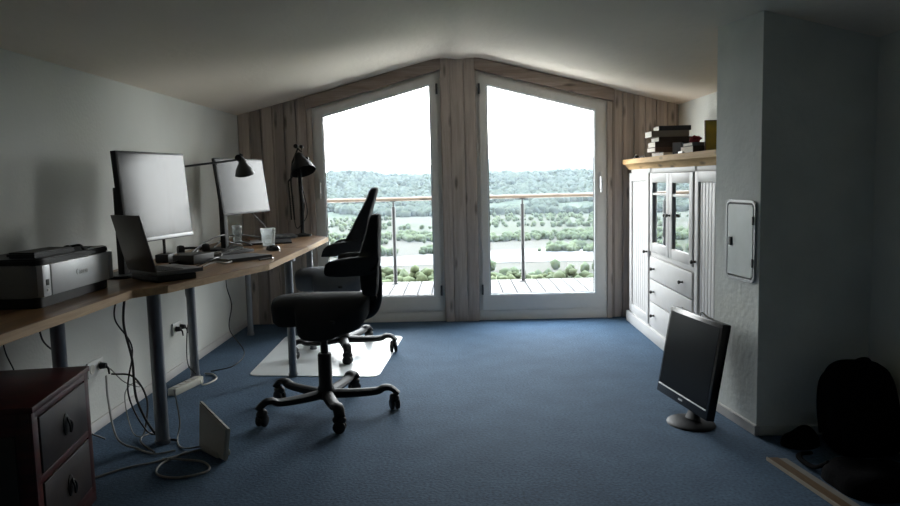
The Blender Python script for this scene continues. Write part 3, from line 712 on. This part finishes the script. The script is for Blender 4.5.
# desk cables
def cable(label, pts, r_=.004, m='cable', grp=None, n=10):
    return tag(MB().tube(bez(pts, n), r_, 7).build('cable', M[m]), label, 'cable', grp)
T = TZ+.006
cable('black cable snaking over the desk behind the laptop', [(-1.44, -2.46, T), (-1.38, -2.30, T+.03), (-1.42, -2.10, T+.01), (-1.45, -1.98, T+.025), (-1.55, -1.86, T), (-1.68, -1.95, T)])
cable('thin black cable looping between the two monitors', [(-1.70, -1.9, T), (-1.66, -1.65, T+.07), (-1.60, -1.45, T+.10), (-1.64, -1.30, T+.05), (-1.60, -1.05, T), (-1.70, -.8, T)])
cable('dark cable drooping from the smaller monitor towards the glasses', [(-1.55, -1.18, 1.10), (-1.50, -1.05, 1.02), (-1.44, -.98, .93), (-1.46, -.9, .87), (-1.56, -.75, T), (-1.7, -.6, T)])
cable('pale cable end lying beside the laptop keyboard', [(-1.40, -2.46, T), (-1.37, -2.36, T+.012), (-1.32, -2.30, T), (-1.30, -2.20, T+.01)], .005, 'gcable')
cable('thick black cable bunch trailing behind the laptop towards the wall', [(-1.62, -2.35, T+.004), (-1.55, -2.05, T+.03), (-1.66, -1.85, T+.01), (-1.72, -1.6, T+.03), (-1.78, -1.4, T+.004)], .011)
cable('black cable arching from the keyboard to the smaller monitor foot', [(-1.58, -1.60, T), (-1.50, -1.45, T+.05), (-1.44, -1.36, T+.02), (-1.52, -1.28, T+.012)], .006)
cable('black cable under the tall glass by the wall', [(-1.74, -1.25, T), (-1.70, -1.05, T+.06), (-1.62, -.82, T+.05), (-1.52, -.62, T)], .006)
hd = thing('headset', 'black headset lying on the desk by the wall between the two monitors', 'headset', (-1.74, -1.66, TZ), .6)
MB().tube(bez([(-.08, 0, .03), (-.07, .09, .03), (0, .14, .03), (.07, .09, .03), (.08, 0, .03)]), .008, 8).build('headband', M['black'], hd, local=True)
for s_ in (-1, 1): MB().lathe([(0, -.02), (.028, -.018), (.032, 0), (.028, .02), (0, .022)], seg=20, mtx=Matrix.Translation((s_*.08, -.01, .033)) @ Matrix.Rotation(PI/2, 4, 'Y')).build('ear_cup', M['black'], hd, local=True)
ad = thing('power_adapter', 'black power adapter lying on the desk behind the keyboard', 'adapter', (-1.64, -1.98, TZ), .4)
MB().box(-.075, .075, -.04, .04, 0, .04, .008).build('case', M['black'], ad, local=True)
dock = thing('docking_box', 'low black box under the right edge of the large monitor', 'box', (-1.54, -2.20, TZ), 1.3)
MB().box(-.10, .10, -.07, .07, 0, .055, .006).build('case', M['black'], dock, local=True)

# ------------------------------------------------------------------ swivel chairs
def sm(a, b_, x): k = min(1, max(0, (x-a)/(b_-a))); return k*k*(3-2*k)
def chair(label, loc, rz, base_rot, seat_z, fab, back_x, back_z, back_h, tilt, wing_z, seat_dx=0):
    o = thing('swivel_chair', label, 'chair', loc, rz)
    MB().lathe([(0, .075), (.045, .075), (.05, .09), (.046, .13), (.037, .15), (.037, .315), (.033, .325), (.020, .327), (.021, seat_z-.14), (0, seat_z-.14)]).build('column', M['black'], o, local=True)
    for k in range(5):
        a = base_rot+k*2*PI/5; c, s_ = math.cos(a), math.sin(a)
        P = bez([(.03*c, .03*s_, .100), (.15*c, .15*s_, .098), (.275*c, .275*s_, .105), (.315*c, .315*s_, .122), (.355*c, .355*s_, .120), (.395*c, .395*s_, .088)], 6); n = len(P)
        lg_ = MB().tube(P, [.036-.008*i/n for i in range(n)], 10, ry=[.026-.013*i/n for i in range(n)]).build('leg', M['polished'], o, local=True)
        ca = MB(); R_ = .372; yaw = a+.6*(k-2)
        mt = Matrix.Translation((R_*c, R_*s_, 0)) @ Matrix.Rotation(yaw, 4, 'Z')
        t = bmesh.new(); bmesh.ops.create_uvsphere(t, u_segments=16, v_segments=10, radius=1)
        bmesh.ops.scale(t, vec=(.036, .026, .026), verts=t.verts[:]); bmesh.ops.translate(t, vec=(0, 0, .066), verts=t.verts[:]); ca.merge(t, mt)
        ca.cyl((R_*c, R_*s_, .06), (R_*c, R_*s_, .112), .009)
        cs = ca.build('caster', M['black'], o, local=True)
        for sgn in (-1, 1):
            wb = MB(); t2 = MB(); t2.lathe([(0, -.010), (.026, -.010), (.032, -.006), (.032, .006), (.026, .010), (0, .010)], seg=22)
            wb.merge(t2.bm, mt @ Matrix.Translation((0, sgn*.015, .032)) @ Matrix.Rotation(PI/2, 4, 'X')); wb.build('wheel', M['black'], cs, local=True)
    # saddle seat, front towards -x
    def rf(th):
        c, s_ = math.cos(th), math.sin(th)
        a_, b_ = .262, .23
        r_ = 1/((abs(c)/a_)**3.2+(abs(s_)/b_)**3.2)**(1/3.2)
        ang = math.atan2(s_, c)
        for t0, dep, wd in ((2.3, .085, .25), (-2.3, .085, .25), (.95, .02, .25), (-.95, .02, .25)):
            dd = (ang-t0+PI) % (2*PI)-PI
            r_ -= dep*math.exp(-(dd/wd)**2)
        return r_
    def zf(a, b_):
        return -.11*(abs(b_)/.225)**2.2 - .012*max(0, (-a-.10)/.15)**2
    MB().pad(rf, .032, .115, zf, 72, 5, mp=lambda a, b_, h_: (a+seat_dx, b_, seat_z-.03+h_)).build('seat', fab, o, local=True)
    b = MB(); b.box(-.12+seat_dx, .12+seat_dx, -.07, .07, seat_z-.16, seat_z-.10, .015); b.build('mechanism', M['black'], o, local=True)
    b = MB(); b.tube([(.02+seat_dx, -.06, seat_z-.125), (.06+seat_dx, -.20, seat_z-.12), (.10+seat_dx, -.235, seat_z-.118)], [.006, .006, .009], 8); b.build('lever', M['black'], o, local=True)
    # backrest: narrow pad with two wings that reach forwards
    def rb(th):
        c, s_ = math.cos(th), math.sin(th)
        r1 = 1/((abs(c)/.095)**5+(abs(s_)/(back_h/2))**5)**(1/5)
        r2 = 1/((abs(c)/.285)**4.5+(abs(s_)/.052)**4.5)**(1/4.5)
        return (r1**10+r2**10)**(1/10)*.98
    tt_ = math.tan(tilt); dzw = wing_z-back_z
    def mp(a, b_, h_):
        bz = b_+ (dzw*math.exp(-(b_/.12)**2) if abs(a) > .0 else 0)*sm(.06, .12, abs(a))
        z = back_z+bz
        fwd = 1.0*max(0, abs(a)-.085)**1.0
        x = back_x + (z-back_z)*tt_ - fwd - h_*(1+1.1*(1-sm(back_z-.02, back_z+.17, z))*(h_ > 0)) + .25*max(0, b_)*max(0, b_)
        aa = math.copysign(min(abs(a), .085+.65*max(0, abs(a)-.085)), a)
        return (x, aa, z)
    MB().pad(rb, .032, .034, lambda a, b_: 0, 120, 4.5, mp=mp).build('backrest', M['blackfab'], o, local=True)
    zb = back_z-back_h/2
    b = MB(); b.tube(bez([(back_x+.012-.06*tt_, 0, back_z-.06), (back_x+.018+(zb+.06-back_z)*tt_, 0, zb+.06), (back_x+.012+(zb-back_z)*tt_, 0, zb-.03), (back_x-.03, 0, seat_z-.11), (back_x-.12, 0, seat_z-.135), (.05, 0, seat_z-.135)], 8), .03, 12, ry=.02)
    b.build('back_bracket', M['black'], o, local=True)
    b = MB(); b.cyl((back_x+.005+(zb-back_z)*tt_, -.045, zb+.0), (back_x+.005+(zb-back_z)*tt_, .045, zb+.0), .018); b.build('adjuster_knob', M['black'], o, local=True)
    return o
chair('black saddle chair nearest the camera, in front of the floor mat', (-.745, -2.51, 0), 0, math.radians(2), .655, M['blackfab'], .285, .855, .45, math.radians(2), .80)
chair('dark saddle chair standing on the pale floor mat, with taller backrest', (-.865, -1.13, 0), 0, math.radians(-5), .635, M['litfab'], .19, .96, .50, math.radians(15), .745, -.06)

# floor mat
cor = [(-1.40, -1.743), (-.535, -1.835), (-.461, -.619), (-1.43, -.522)]
P = []
for i in range(4):
    p0, p1, p2 = Vector(cor[i-1]), Vector(cor[i]), Vector(cor[(i+1) % 4])
    a = p1+(p0-p1).normalized()*.08; c = p1+(p2-p1).normalized()*.08
    for k in range(7): t_ = k/6; P.append(((1-t_)**2*a+2*t_*(1-t_)*p1+t_*t_*c)[:])
tag(MB().prism(P, 0, .005, .002).build('floor_mat', M['matw']), 'pale translucent floor mat with rounded corners on blue carpet', 'mat')

# ------------------------------------------------------------------ white cabinet
cb = thing('cabinet', 'cream white cabinet with pine top along the right wall', 'cabinet', (1.68, -1.35, 0))
CX, CY0, CY1, CZ = 1.452, -2.50, -.16, 1.293
W = M['cream']
b = MB()
b.box(CX+.02, 1.90, CY1-.02, CY1, .08, CZ); b.box(CX+.02, 1.90, CY0, CY0+.02, .08, CZ); b.box(1.885, 1.90, CY0, CY1, .08, CZ)
b.box(CX+.02, 1.90, CY0, CY1, .08, .10); b.box(CX+.02, 1.90, CY0, CY1, CZ-.02, CZ)
for y in (-.845, -1.90): b.box(CX+.02, 1.89, y-.01, y+.01, .09, CZ-.01)
b.box(CX+.02, 1.89, -1.90, -.845, .64, .66); b.box(CX+.03, 1.89, -1.90, -.845, .97, .985)
# face frame
b.box(CX, CX+.025, CY1-.075, CY1, .08, CZ, .002); b.box(CX, CX+.025, CY0, CY0+.075, .08, CZ, .002)
b.box(CX, CX+.025, CY0, CY1, CZ-.035, CZ, .002); b.box(CX, CX+.025, CY0, CY1, .08, .105, .002)
b.box(CX, CX+.025, -.875, -.83, .08, CZ, .002); b.box(CX, CX+.025, -1.925, -1.885, .08, CZ, .002); b.box(CX, CX+.025, -1.9, -.84, .635, .668, .002)
b.build('body', W, cb)
MB().box(CX-.022, 1.90, CY0-.005, CY1+.02, 0, .085, .004).build('plinth', W, cb)
# moulded pine top
prof = [(CX-.005, CZ-.002), (CX-.010, CZ+.015), (CX-.030, CZ+.036), (CX-.045, CZ+.044), (CX-.045, CZ+.082), (1.902, CZ+.082), (1.902, CZ-.002)]
t = bmesh.new(); A = [t.verts.new((x, CY0-.02, z)) for x, z in prof]; B = [t.verts.new((x, CY1+.05 if x < 1.5 else CY1+.05, z)) for x, z in prof]
for i in range(len(prof)): j = (i+1) % len(prof); t.faces.new((A[i], A[j], B[j], B[i]))
t.faces.new(A[::-1]); t.faces.new(B)
for v in B[:5]: v.co.y = CY1+.005+(CX-v.co.x)
b = MB(); b.merge(t); b.build('top', M['pine'], cb)
def knob(parent, y, z, xf):
    b = MB(); b.lathe([(0, -.002), (.009, 0), (.006, .006), (.005, .014), (.011, .02), (.0135, .027), (.009, .033), (0, .035)], seg=16, mtx=Matrix.Translation((xf, y, z)) @ Matrix.Rotation(-PI/2, 4, 'Y'))
    b.build('knob', M['knob'], parent)
def panel_door(y0, y1, z0, z1, ky, kz):
    s_ = .062; b = MB(); X_ = CX-.012
    b.box(X_, CX+.008, y0, y0+s_, z0, z1, .003); b.box(X_, CX+.008, y1-s_, y1, z0, z1, .003); b.box(X_, CX+.008, y0+s_-.002, y1-s_+.002, z0, z0+s_, .003); b.box(X_, CX+.008, y0+s_-.002, y1-s_+.002, z1-s_, z1, .003)
    o = b.build('door', W, cb); b = MB(); n = 7; wd = (y1-y0-2*s_)/n
    for i in range(n): b.box(CX-.002, CX+.006, y0+s_+i*wd+.003, y0+s_+(i+1)*wd-.003, z0+s_, z1-s_, .003)
    b.box(CX+.002, CX+.008, y0+s_, y1-s_, z0+s_, z1-s_); b.build('boarded_panel', W, o); knob(o, ky, kz, X_)
panel_door(-.832, -.232, .105, 1.258, -.80, .66)
panel_door(-2.425, -1.925, .105, 1.258, -1.95, .71)
def glass_door(y0, y1, z0, z1, ky, kz):
    s_ = .068; b = MB(); X_ = CX-.012
    b.box(X_, CX+.008, y0, y0+s_, z0, z1, .003); b.box(X_, CX+.008, y1-s_, y1, z0, z1, .003); b.box(X_, CX+.008, y0+s_-.002, y1-s_+.002, z0, z0+s_, .003); b.box(X_, CX+.008, y0+s_-.002, y1-s_+.002, z1-s_, z1, .003)
    o = b.build('door', W, cb); MB().box(X_+.003, CX+.004, y0+s_-.002, y1-s_+.002, 1.095, 1.112, .002).build('glazing_bar', W, o)
    b = MB(); t = bmesh.new(); t.faces.new([t.verts.new((CX+.002, y, z)) for y, z in ((y0+s_-.004, z0+s_-.004), (y1-s_+.004, z0+s_-.004), (y1-s_+.004, z1-s_+.004), (y0+s_-.004, z1-s_+.004))]); b.merge(t)
    b.build('pane', M['cabglass'], o); knob(o, ky, kz, X_)
glass_door(-1.372, -.878, .672, 1.255, -1.345, .965); glass_door(-1.882, -1.378, .672, 1.255, -1.405, .965)
for z0, z1 in ((.468, .632), (.296, .460), (.110, .288)):
    dr = MB().box(CX-.012, CX+.02, -1.882, -.878, z0, z1, .004).build('drawer', W, cb)
    for y in (-1.01, -1.70): knob(dr, y, (z0+z1)/2, CX-.012)

# things on the cabinet
CT = CZ+.082
z = CT
BK = [(.040, .25, .22, 'thick dark book at the bottom of the stack on the cabinet'), (.034, .27, .22, 'brown book second from the bottom of the cabinet stack'), (.042, .26, .22, 'pale edged brown book third from the bottom of the cabinet stack'),
      (.034, .25, .21, 'dark brown book fourth from the bottom of the cabinet stack'), (.046, .28, .235, 'wide grey brown book second from the top of the cabinet stack'), (.036, .24, .19, 'black book on top of the cabinet stack')]
offs = (.02, -.005, -.005, .015, -.02, .02)
cols = (0, 3, 4, 2, 1, 6)
for (h_, lx, ly, lb), of, ci in zip(BK, offs, cols):
    slab_book('book', lb, 'book', (1.632+of, -.70, 0), random.uniform(-.04, .04), lx, ly, z, h_, BOOKC[ci], group='books stacked on the cabinet'); z += h_+.0005
slab_book('book', 'grey book lying flat in front of the stack on the cabinet', 'book', (1.60, -1.02, 0), 1.62, .22, .28, CT, .028, BOOKC[5])
slab_book('book', 'thick dark brown book lying right of the stack on the cabinet', 'book', (1.66, -1.52, 0), .05, .30, .23, CT, .05, BOOKC[2])
slab_book('book', 'grey covered book on the thick dark one, right of the stack', 'book', (1.665, -1.52, 0), -.03, .29, .22, CT+.0505, .022, BOOKC[5])
o = slab_book('book', 'small black book standing upright between the stack and lying books', 'book', (1.535, -1.22, 0), .2, .09, .085, CT, .022, BOOKC[0])
o.rotation_euler = (0, -PI/2+.0, .5); o.location = (1.555, -1.22, CT+.045)
tag(MB().box(1.50, 1.575, -1.47, -1.37, CT, CT+.022, .003).build('paper_box', M['white']), 'small white box lying near the cabinet top edge', 'box')
o = thing('picture', 'small yellow picture standing on the cabinet close to the pillar', 'picture', (1.57, -1.70, CT)); o.rotation_euler = (0, .06, PI/2)
ym = mat('yellow_green_print', (.50, .36, .03), .5, c2=(.18, .20, .05), scale=9)
MB().box(-.015, 0, -.24, .0, 0, .205, .003).build('frame', mat('brown_frame', (.12, .07, .03), .5), o, local=True)
MB().box(-.0175, -.014, -.234, -.006, .006, .199, .001, seg=1).build('print', ym, o, local=True)
b = MB(); blob(b, (1.575, -1.50, CT+.0725+.022), .034, .7, 3, .7); tag(b.build('red_cloth', mat('red_cloth', (.30, .02, .03), .8)), 'small crumpled red cloth lying on the flat grey book', 'cloth')
b = MB(); blob(b, (1.76, -1.80, CT+.075), .085, .92, 3, .3); tag(b.build('black_pouch', M['bag']), 'rounded black pouch beside the yellow picture on the cabinet', 'pouch')
o = thing('book', 'brown book standing upright next to the pillar, its white page edge showing', 'book', (1.635, -1.63, CT+.073))
MB().box(.0, .11, -.045, -.042, 0, .10, .001, seg=1).box(.0, .11, -.003, 0, 0, .10, .001, seg=1).box(.107, .11, -.045, 0, 0, .10, .001, seg=1).build('cover', BOOKC[3], o, local=True)
MB().box(.002, .107, -.042, -.003, .001, .097).build('page_block', M['paper'], o, local=True)
for x, y in ((1.475, -.32),):
    b = MB(); b.lathe([(0, 0), (.022, 0), (.024, .01), (.016, .026), (.008, .034), (0, .036)], (x, y, CT)); tag(b.build('figurine', M['black']), 'tiny dark ornament at the window end of the cabinet top', 'ornament')
cable('black cable lying on the cabinet top behind the ornament', [(1.47, -.38, CT+.004), (1.49, -.45, CT+.02), (1.50, -.50, CT+.004), (1.52, -.56, CT+.004)], .004)

# ------------------------------------------------------------------ monitor on the floor
fm = thing('computer_monitor', 'black flat monitor standing on the carpet, leaning back by the pillar', 'monitor', (1.140, -2.735, 0), math.atan2(-.53, .09))
TL_ = Matrix.Translation((0, -.03, .072)) @ Matrix.Rotation(math.radians(-10), 4, 'X')
MB().box(-.272, .272, 0, .045, 0, .472, .008, TL_).build('housing', M['blackgl'], fm, local=True)
b = MB(); t = bmesh.new(); t.faces.new([t.verts.new(v) for v in ((-.252, -.0012, .052), (.252, -.0012, .052), (.252, -.0012, .447), (-.252, -.0012, .447))]); b.merge(t, TL_); b.build('screen', M['screendk'], fm, local=True)
MB().box(-.255, .255, -.004, .002, .044, .050, .001, TL_, 1).build('bezel_strip', M['silver'], fm, local=True)
MB().box(-.17, .17, .04, .075, .1, .38, .015, TL_).build('rear_cover', M['black'], fm, local=True)
MB().box(-.02, .02, -.002, .0, .02, .028, 0, TL_).build('badge', M['silver'], fm, local=True)
b = MB(); b.tube([(.085, .0, .02), (.08, .01, .06), (.07, .03, .13)], [.06, .045, .05], 16, ry=[.03, .022, .02]); b.build('stand_neck', M['black'], fm, local=True)
MB().pad(lambda t: 1/math.sqrt((math.cos(t)/.135)**2+(math.sin(t)/.115)**2), .024, 0.0, p=2.0, mp=lambda a, b_, h_: (a+.085, b_-.01, max(0, h_))).build('stand_base', mat('worn_matte_black', (.012, .012, .013), .5, spec=.12), fm, local=True)
b = MB(); b.tube(bez([(.03, .01, .475), (.06, .0, .492), (.10, .01, .478), (.14, .02, .474)]), .004, 6, cap=True); b.bm.transform(Matrix.Translation((0, -.03-.0, .072)) @ Matrix.Rotation(math.radians(-10), 4, 'X'))
b.build('cable_stub', M['gcable'], fm, local=True)

# ------------------------------------------------------------------ bags, plank on the right
bp = thing('backpack', 'black backpack standing against the dark right wall', 'backpack', (1.745, -3.25, 0), 0)
def rfb(t_): return 1/((abs(math.cos(t_))/.155)**4+(abs(math.sin(t_))/.205)**4)**.25
def mpb(a, b_, h_): return (a*(1-.18*max(0, b_/.2)), -h_+.02*math.sin(b_*9), .205+b_*1.0)
MB().pad(rfb, .11, .11, p=3.2, mp=mpb).build('body', M['bag'], bp, local=True)
MB().pad(lambda t_: 1/((abs(math.cos(t_))/.125)**4+(abs(math.sin(t_))/.10)**4)**.25, .06, .05, p=3, mp=lambda a, b_, h_: (a, -.105-h_, .13+b_)).build('front_pocket', M['bag'], bp, local=True)
MB().tube(bez([(-.04, -.02, .40), (-.03, -.03, .425), (.01, -.03, .43), (.04, -.02, .40)]), .008, 8).build('carry_handle', M['bag'], bp, local=True)
for s_ in (-1, 1): MB().tube(bez([(s_*.07, .08, .38), (s_*.10, .13, .3), (s_*.11, .13, .18), (s_*.11, .10, .06)]), .02, 8, ry=.008).build('shoulder_strap', M['bag'], bp, local=True)
b = MB(); b.pad(lambda t_: 1/((abs(math.cos(t_))/.17)**3+(abs(math.sin(t_))/.15)**3)**(1/3)*(1+.06*math.sin(3*t_+1)), .085, 0, lambda a, b_: 0, p=3.2, mp=lambda a, b_, h_: (1.62+a, -3.60+b_, max(0, h_*(1+.15*math.sin(a*25)*math.cos(b_*20)))))
lb_ = b; o = thing('shoulder_bag', 'low slumped black bag on the carpet in front of the backpack', 'bag', (1.62, -3.56, 0)); b.build('body', M['bag'], o)
MB().tube(bez([(1.49, -3.50, .06), (1.46, -3.45, .02), (1.45, -3.36, .012), (1.47, -3.29, .012), (1.53, -3.27, .012)]), .013, 8, ry=.008).build('strap', M['bag'], o)
sj = MB(); sj.pad(lambda t_: .085*(1+.12*math.sin(2*t_+.5)), .075, 0, p=2.2, mp=lambda a, b_, h_: (1.545+a, -3.135+b_*.9, max(0, h_*(1+.2*math.sin(a*40))))); tag(sj.build('black_pouch', M['bag']), 'small black pouch on the floor between the pillar and the backpack', 'pouch')
pk = thing('wooden_plank', 'narrow brown wooden plank lying on the carpet, pale strip on its edge', 'plank', (1.39, -3.95, 0))
dirv = (1.428-1.357, -3.829+3.322); 
def skew(y): return 1.357+(y+3.322)*dirv[0]/dirv[1]
b = MB(); b.prism([(skew(-3.322)-.038, -3.318), (skew(-3.322)+.006, -3.321), (skew(-4.7)+.006, -4.7), (skew(-4.7)-.038, -4.7)], 0, .014, .002); b.build('board', wood('brown_plank', (.10, .055, .026), (.16, .095, .045), 'y'), pk)
b = MB(); b.prism([(skew(-3.322)-.044, -3.318), (skew(-3.322)-.0385, -3.318), (skew(-4.7)-.0385, -4.7), (skew(-4.7)-.044, -4.7)], 0, .016, .001); b.build('light_edge', mat('pale_worn_edge', (.36, .31, .24), .7), pk)
b = MB(); b.prism([(skew(-3.322)+.0065, -3.321), (skew(-3.322)+.042, -3.324), (skew(-4.7)+.042, -4.7), (skew(-4.7)+.0065, -4.7)], 0, .011, .002); b.build('pale_strip', mat('pale_grey_strip', (.24, .225, .20), .6), pk)
pp = thing('wooden_post_end', 'upright orange brown board end at the lower right picture edge', 'board', (1.67, -3.80, 0))
del pp['label']; tag(pp, 'upright orange brown board standing right of the slumped black bag', 'board')
MB().box(-.02, .14, -.014, .014, 0, .10, .003).build('board', wood('orange_wood', (.42, .19, .06), (.55, .28, .10), 'x'), pp, local=True)

# ------------------------------------------------------------------ dark red drawer unit, lower left
du = thing('drawer_unit', 'dark red wooden drawer unit under the near desk', 'drawer unit', (-1.484, -3.584, 0), math.radians(9))
A_, L_y, H_ = -.40, -.535, .547
MB().box(A_+.01, -.012, L_y+.01, -.01, .03, H_-.02, .004).build('carcass', M['redwood'], du, local=True)
MB().box(A_-.005, .008, L_y-.008, .008, H_-.022, H_, .006).build('top', M['redwood'], du, local=True)
MB().box(A_, .0, L_y, .0, .0, .045, .004).build('plinth', M['redwood'], du, local=True)
b = MB()
for y in (-.022, L_y+.022): b.box(-.014, 0, y-.022, y+.022, .04, H_-.02, .003)
for z in (.055, .285, .513): b.box(-.014, .0, L_y+.02, -.02, z-.014, z+.014, .003)
b.build('front_frame', M['redwood'], du, local=True)
for z0, z1 in ((.302, .496), (.072, .268)):
    dr = MB().box(-.02, .004, L_y+.05, -.05, z0, z1, .005).build('drawer', M['redfront'], du, local=True)
    zc, yc = (z0+z1)/2, L_y/2
    t2 = MB(); t2.lathe([(0, 0), (.03, .0), (.03, .003), (.02, .006), (0, .006)], seg=24); b = MB(); b.merge(t2.bm, Matrix.Translation((.004, yc, zc)) @ Matrix.Rotation(PI/2, 4, 'Y') @ Matrix.Diagonal((1.35, .85, 1, 1)))
    hp = b.build('handle_plate', M['knob'], dr, local=True)
    b = MB(); b.tube(bez([(.01, yc, zc+.025), (.022, yc-.010, zc), (.02, yc, zc-.028), (.022, yc+.010, zc), (.01, yc, zc+.025)], 6), .004, 8, cap=False); b.build('ring_pull', M['polished'], hp, local=True)
b = MB()
for x in (A_+.02, -.03): b.box(x-.02, x+.02, L_y-.002, L_y+.014, .04, H_-.02, .003)
for z in (.07, H_-.045): b.box(A_+.02, -.03, L_y-.002, L_y+.014, z-.025, z+.025, .003)
b.build('side_frame', M['redwood'], du, local=True)
MB().box(A_+.045, -.06, L_y+.004, L_y+.012, .11, H_-.10, .002).build('side_panel', mat('grey_green_panel', (.055, .05, .04), .5), du, local=True)

# ------------------------------------------------------------------ sockets, power strip, router, cables
def socket(label, y, z, n):
    o = thing('wall_socket', label, 'socket', (XL, y, z))
    MB().box(XL, XL+.011, y-.04*n, y+.04*n, z-.04, z+.04, .003).build('plate', M['white'], o)
    for i in range(n):
        yc = y-.04*(n-1)+.08*i-.0
        MB().lathe([(0, .002), (.02, .002), (.024, .003), (.024, 0)], seg=20, mtx=Matrix.Translation((XL+.010, yc, z)) @ Matrix.Rotation(PI/2, 4, 'Y')).build('socket_cup', M['dimwhite'], o)
    return o
socket('white double wall socket above the drawer unit', -2.73, .325, 2); socket('white double wall socket between the desk legs', -1.62, .305, 2)
def plug(label, y, z, m='black'):
    o = thing('power_plug', label, 'plug', (XL+.013, y, z))
    MB().cyl((XL+.0135, y, z), (XL+.045, y, z), .018, .014).build('body', M[m], o); MB().tube([(XL+.04, y, z), (XL+.055, y, z-.015), (XL+.058, y, z-.045)], [.007, .006, .0045], 8).build('cord_sleeve', M[m], o)
plug('black plug in the socket above the drawer unit', -2.69, .325); plug('black plug left in the socket between the desk legs', -1.66, .305); plug('black plug right in the socket between the desk legs', -1.58, .305)
ps = thing('power_strip', 'white power strip on the carpet by the wall behind the front desk leg', 'power strip', (-1.70, -2.02, 0), 1.35)
MB().box(-.15, .15, -.028, .028, 0, .045, .008).build('case', M['dimwhite'], ps, local=True)
for k in range(4): MB().cyl((-.10+k*.062, 0, .044), (-.10+k*.062, 0, .047), .019).build('socket_cup', M['white'], ps, local=True)
rt = thing('wireless_router', 'flat white router propped up at a slant on the carpet under the desk', 'router', (-1.19, -3.105, 0), math.radians(-44))
rm = mat('dull_white_plastic', (.42, .40, .34), .5, var=.05)
TR = Matrix.Rotation(math.radians(-12), 4, 'X') @ Matrix.Rotation(PI/2, 4, 'X') @ Matrix.Translation((0, 0, -.012))
MB().prism([(-.085, .004), (.155, .004), (.14, .145), (-.145, .215)], 0, .024, .006, TR).build('case', rm, rt, local=True)
MB().box(-.07, .10, -.012, .055, 0, .028, .008).build('stand', rm, rt, local=True)
CBL = [
 ('thick black cable hanging beside the front desk leg', [(-1.56, -3.05, .765), (-1.60, -3.0, .60), (-1.585, -2.97, .42), (-1.575, -2.97, .22), (-1.50, -2.95, .04), (-1.40, -2.95, .008)], .006, 'cable'),
 ('thin black cable looping left of the front desk leg', [(-1.62, -2.98, .765), (-1.665, -2.95, .62), (-1.60, -2.93, .47), (-1.625, -2.95, .25), (-1.56, -2.92, .05), (-1.50, -2.85, .008)], .004, 'cable'),
 ('black cable dropping from the desk to the wall sockets', [(-1.74, -1.72, .765), (-1.79, -1.70, .56), (-1.77, -1.66, .42), (-1.80, -1.60, .30)], .004, 'cable'),
 ('second black cable crossing down to the wall sockets', [(-1.72, -1.64, .765), (-1.75, -1.74, .60), (-1.79, -1.62, .44), (-1.81, -1.66, .29), (-1.79, -1.74, .10), (-1.70, -1.85, .05)], .004, 'cable'),
 ('thin dark cable hanging mid desk down to the carpet', [(-1.62, -1.35, .765), (-1.64, -1.33, .55), (-1.62, -1.30, .40), (-1.65, -1.28, .22), (-1.56, -1.26, .05), (-1.57, -1.48, .006), (-1.68, -1.62, .006)], .004, 'cable'),
 ('black cable curving from the upper socket to the floor', [(XL+.07, -2.69, .28), (-1.70, -2.72, .27), (-1.62, -2.76, .16), (-1.60, -2.85, .03), (-1.58, -2.95, .007), (-1.45, -3.1, .007)], .005, 'cable'),
 ('black cable sweeping low from the drawer unit to the desk leg', [(XL+.06, -2.73, .28), (-1.77, -2.86, .19), (-1.66, -3.02, .05), (-1.55, -3.05, .007), (-1.44, -3.12, .007), (-1.36, -3.08, .007)], .005, 'gcable'),
 ('grey cable with a small loop by the wall socket', [(XL+.05, -2.66, .30), (-1.76, -2.70, .24), (-1.70, -2.66, .20), (-1.74, -2.62, .215), (-1.75, -2.72, .18), (-1.70, -2.80, .05), (-1.62, -2.88, .007), (-1.56, -2.75, .007)], .003, 'gcable'),
 ('pale cable lying straight along the carpet to the desk leg', [(-1.62, -3.42, .006), (-1.50, -3.28, .006), (-1.40, -3.22, .006), (-1.30, -3.12, .006), (-1.22, -3.05, .006)], .005, 'gcable'),
 ('pale cable coiled in a ring on the carpet by the router', [(-1.30, -3.10, .006), (-1.36, -3.24, .006), (-1.33, -3.36, .006), (-1.22, -3.40, .006), (-1.12, -3.33, .006), (-1.17, -3.24, .010), (-1.28, -3.21, .012), (-1.38, -3.18, .006)], .005, 'gcable'),
 ('thin yellowish cable running from the desk leg to the router', [(-1.42, -2.90, .25), (-1.41, -2.88, .08), (-1.40, -2.95, .006), (-1.33, -3.05, .006), (-1.24, -3.07, .02)], .004, 'gcable'),
 ('white cable running from the power strip round the rear desk leg', [(-1.66, -1.88, .03), (-1.62, -1.95, .006), (-1.58, -1.82, .006), (-1.64, -1.70, .006), (-1.70, -1.68, .006)], .005, 'dimwhite'),
 ('thin black cable hanging at the left behind the drawer unit', [(-1.80, -3.35, .765), (-1.82, -3.30, .6), (-1.80, -3.2, .48), (-1.84, -3.15, .3), (-1.84, -3.0, .1), (-1.78, -2.9, .006)], .004, 'cable'),
 ('fine black cord hanging down at the left picture edge', [(-1.84, -3.55, .765), (-1.86, -3.5, .6), (-1.85, -3.45, .45), (-1.86, -3.45, .2), (-1.84, -3.4, .006)], .003, 'cable'),
]
for lb, pts, r_, m_ in CBL: cable(lb, pts, r_, m_)
